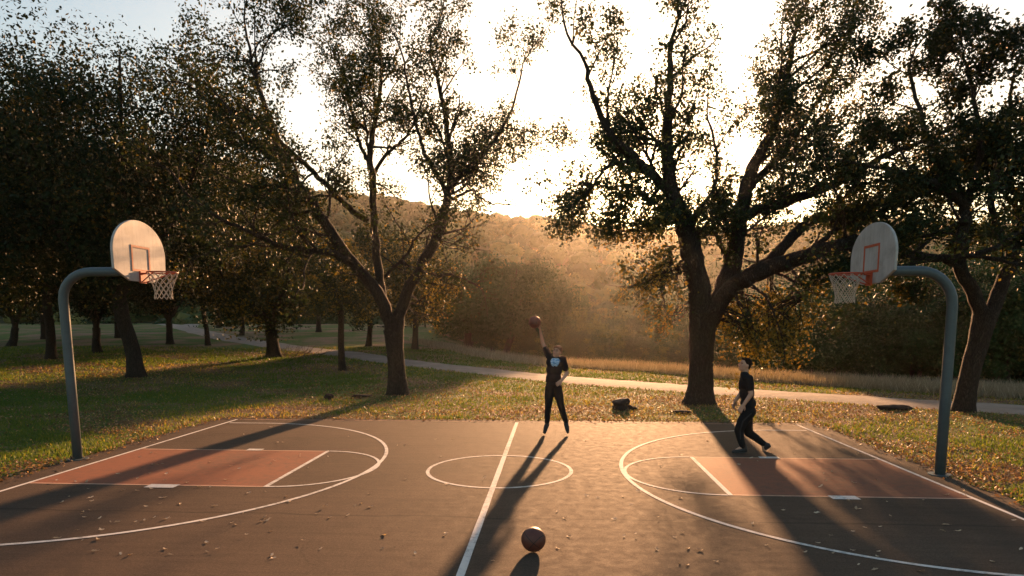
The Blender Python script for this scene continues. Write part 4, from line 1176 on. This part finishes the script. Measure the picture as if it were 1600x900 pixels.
    q = Blob(); q.chain([heel + [.035, 0, -.012], heel * .5 + toe * .5 + [.022, 0, -.012], toe + [.012, 0, -.014]], [.026, .030, .024]); q.build('sole', M['sole'], a, .008, 1, g)
player_one(); player_two()

# ---------------------------------------------------------------- small things on the lawn
def lump(name, px, py, size, seed, label, cat, mat, tilt=0.):
    b = gp(px, py); rs = np.random.RandomState(seed)
    bm = bmesh.new(); bmesh.ops.create_icosphere(bm, subdivisions=4, radius=1)
    ph = rs.uniform(0, 6, 9)
    for v in bm.verts:
        c = v.co; n = .13 * math.sin(3 * c.x + ph[0]) * math.sin(3 * c.y + ph[1]) + .10 * math.sin(5 * c.z + ph[2] + 2 * c.x) + .05 * math.sin(11 * c.x + ph[3]) * math.sin(9 * c.z + ph[4]) + .03 * math.sin(19 * c.y + ph[5] + 7 * c.z)
        c *= 1 + n
        v.co = Vector((c.x * size[0], c.y * size[1], max(-.04, c.z * size[2] + size[2] * .75)))
    bmesh.ops.rotate(bm, verts=bm.verts, matrix=Matrix.Rotation(tilt, 3, 'Y'))
    for f in bm.faces: f.smooth = True
    me = bpy.data.meshes.new(name); bm.to_mesh(me); bm.free()
    o = link(name, me, mat); o.location = tuple(b); tag(o, label, cat)
    return o
def stump():
    b = gp(972, 641)
    root = empty('tree_stump', b, 'squat dark stump on the leaf litter left of the massive oak', 'stump')
    rs = np.random.RandomState(3); n = 22; ang = np.linspace(0, 2 * math.pi, n, endpoint=False)
    rings = [(-.05, .26), (.03, .20), (.09, .17), (.14, .19), (.19, .23), (.24, .225), (.27, .17)]
    wob = 1 + .12 * np.sin(3 * ang + 1) + .08 * np.sin(5 * ang)
    V = []
    for z, r in rings:
        rr = r * wob * (1 + rs.normal(0, .04, n)); V.append(np.stack([rr * np.cos(ang) - .06 * z / .3, rr * np.sin(ang), np.full(n, z) + .05 * (z > .2) * np.sin(ang + 1)], 1))
    V = np.concatenate(V); Q = []
    for k in range(len(rings) - 1):
        a = k * n + np.arange(n); c = k * n + (np.arange(n) + 1) % n; Q.append(np.stack([a, c, c + n, a + n], 1))
    link('stump_wood', np_mesh('stump_wood', V, np.concatenate(Q), smooth=True), M['rock'], root)
    t = V[-n:]; c = t.mean(0)
    V2 = np.concatenate([t + [0, 0, .001], [c + [0, 0, .02]]]); T = [[k, (k + 1) % n, n] for k in range(n)]
    link('cut_top', np_mesh('cut_top', V2, None, T), mat_plain('cut_wood', (.08, .048, .034), .85, .2, 25), root)
    a = Acc()
    for ang0, L in ((.2, .5), (2.6, .3), (4.4, .3)):
        d = np.array([math.cos(ang0), math.sin(ang0), 0]); a.tube(np.array([d * .12 + [0, 0, .10], d * .25 + [0, 0, .05], d * (L * .8) + [0, 0, .02], d * L - [0, 0, .04]]), [.07, .06, .04, .02], 8)
    link('root', a.mesh('root'), M['rock'], root)
stump()
lump('log', 1397, 641, (.42, .16, .085), 5, 'low dark rotten log on the leaf litter beside the path on the right', 'log', M['rock'])
lump('rock', 514, 624, (.13, .11, .10), 6, 'small dark rock on the brown litter left of the central oak', 'rock', M['rock'])
lump('leaf_clump', 565, 621, (.30, .16, .05), 8, 'flat dark clump of soil on the litter near the foot of the central oak', 'soil clump', M['rock'])
lump('soil_clump', 1066, 646, (.22, .14, .05), 12, 'dark soil clump on the litter at the foot of the massive oak', 'soil clump', M['rock'])
def brush():
    b = gp(458, 556); rs = np.random.RandomState(4); a = Acc()
    root = empty('brush_pile', b, 'heap of bare dry twigs beside the short stout tree on the path edge', 'brushwood')
    for k in range(70):
        p = np.array([rs.normal(0, .8), rs.normal(0, .4), 0]); d = unit(np.array([rs.normal(.5, .6), rs.normal(0, .4), rs.uniform(.1, .8)])); P = [p]
        for q in range(5): d = unit(d + rs.normal(0, .22, 3)); P.append(P[-1] + d * rs.uniform(.1, .2))
        P = np.array(P); P[:, 2] = np.maximum(P[:, 2], .0)
        a.tube(P, np.linspace(.014, .006, 6), 4, False)
    link('twigs', a.mesh('twigs'), M['twig'], root)
brush()

# ---------------------------------------------------------------- haze
def make_haze():
    a = Acc(); x0, x1, y0, y1, z0, z1 = -480, 480, -30, 412, -6.5, 125
    a.box(((x0 + x1) / 2, (y0 + y1) / 2, (z0 + z1) / 2), ((x1 - x0) / 2, (y1 - y0) / 2, (z1 - z0) / 2))
    m, nt, nd, lk = new_mat('haze')
    v = N(nt, 'ShaderNodeVolumePrincipled'); v.inputs['Color'].default_value = (1, .93, .84, 1)
    v.inputs['Density'].default_value = HAZE; v.inputs['Anisotropy'].default_value = ANISO
    o = N(nt, 'ShaderNodeOutputMaterial'); lk.new(v.outputs[0], o.inputs['Volume'])
    tag(link('haze', a.mesh('haze', False), m), 'warm evening haze hanging over the park and hillside', 'haze', kind='stuff')
HAZE, ANISO = .00016, .80
make_haze()

# ---------------------------------------------------------------- light, camera, render
w = bpy.data.worlds.new('World'); S.world = w; w.use_nodes = True
nt = w.node_tree; nt.nodes.clear()
sky = nt.nodes.new('ShaderNodeTexSky'); sky.sky_type = 'NISHITA'; sky.sun_disc = False
sky.sun_elevation = SUN_EL; sky.sun_rotation = SUN_AZ; sky.air_density = 1.3; sky.dust_density = 1.6; sky.ozone_density = 1.4
bg = nt.nodes.new('ShaderNodeBackground'); bg.inputs['Strength'].default_value = .06
out = nt.nodes.new('ShaderNodeOutputWorld')
nt.links.new(sky.outputs[0], bg.inputs['Color']); nt.links.new(bg.outputs[0], out.inputs['Surface'])

sl = bpy.data.lights.new('sun', 'SUN'); sl.energy = 5.0; sl.angle = R(1.2); sl.color = (1.0, .52, .24)
so = bpy.data.objects.new('sun', sl); COL.objects.link(so)
so.rotation_euler = Vector(SUN).to_track_quat('Z', 'Y').to_euler(); so.location = (20, 150, 60)

cd = bpy.data.cameras.new('camera'); co = bpy.data.objects.new('camera', cd); COL.objects.link(co)
cd.sensor_width = 36; cd.lens = 36 * F / 1600; cd.shift_y = (PY - 450) / 1600; cd.clip_end = 2000; cd.clip_start = .1
co.matrix_world = Matrix(((RIGHT[0], UP[0], -FWD[0], 0), (RIGHT[1], UP[1], -FWD[1], 0), (RIGHT[2], UP[2], -FWD[2], CH), (0, 0, 0, 1)))
S.camera = co
S.view_settings.view_transform = 'Standard'; S.view_settings.look = 'None'; S.view_settings.gamma = 1
S.view_settings.exposure = 1.74
c = S.cycles
c.max_bounces = 5; c.diffuse_bounces = 2; c.glossy_bounces = 2; c.transmission_bounces = 3; c.volume_bounces = 0; c.transparent_max_bounces = 4
c.use_denoising = True
c.caustics_reflective = False; c.caustics_refractive = False
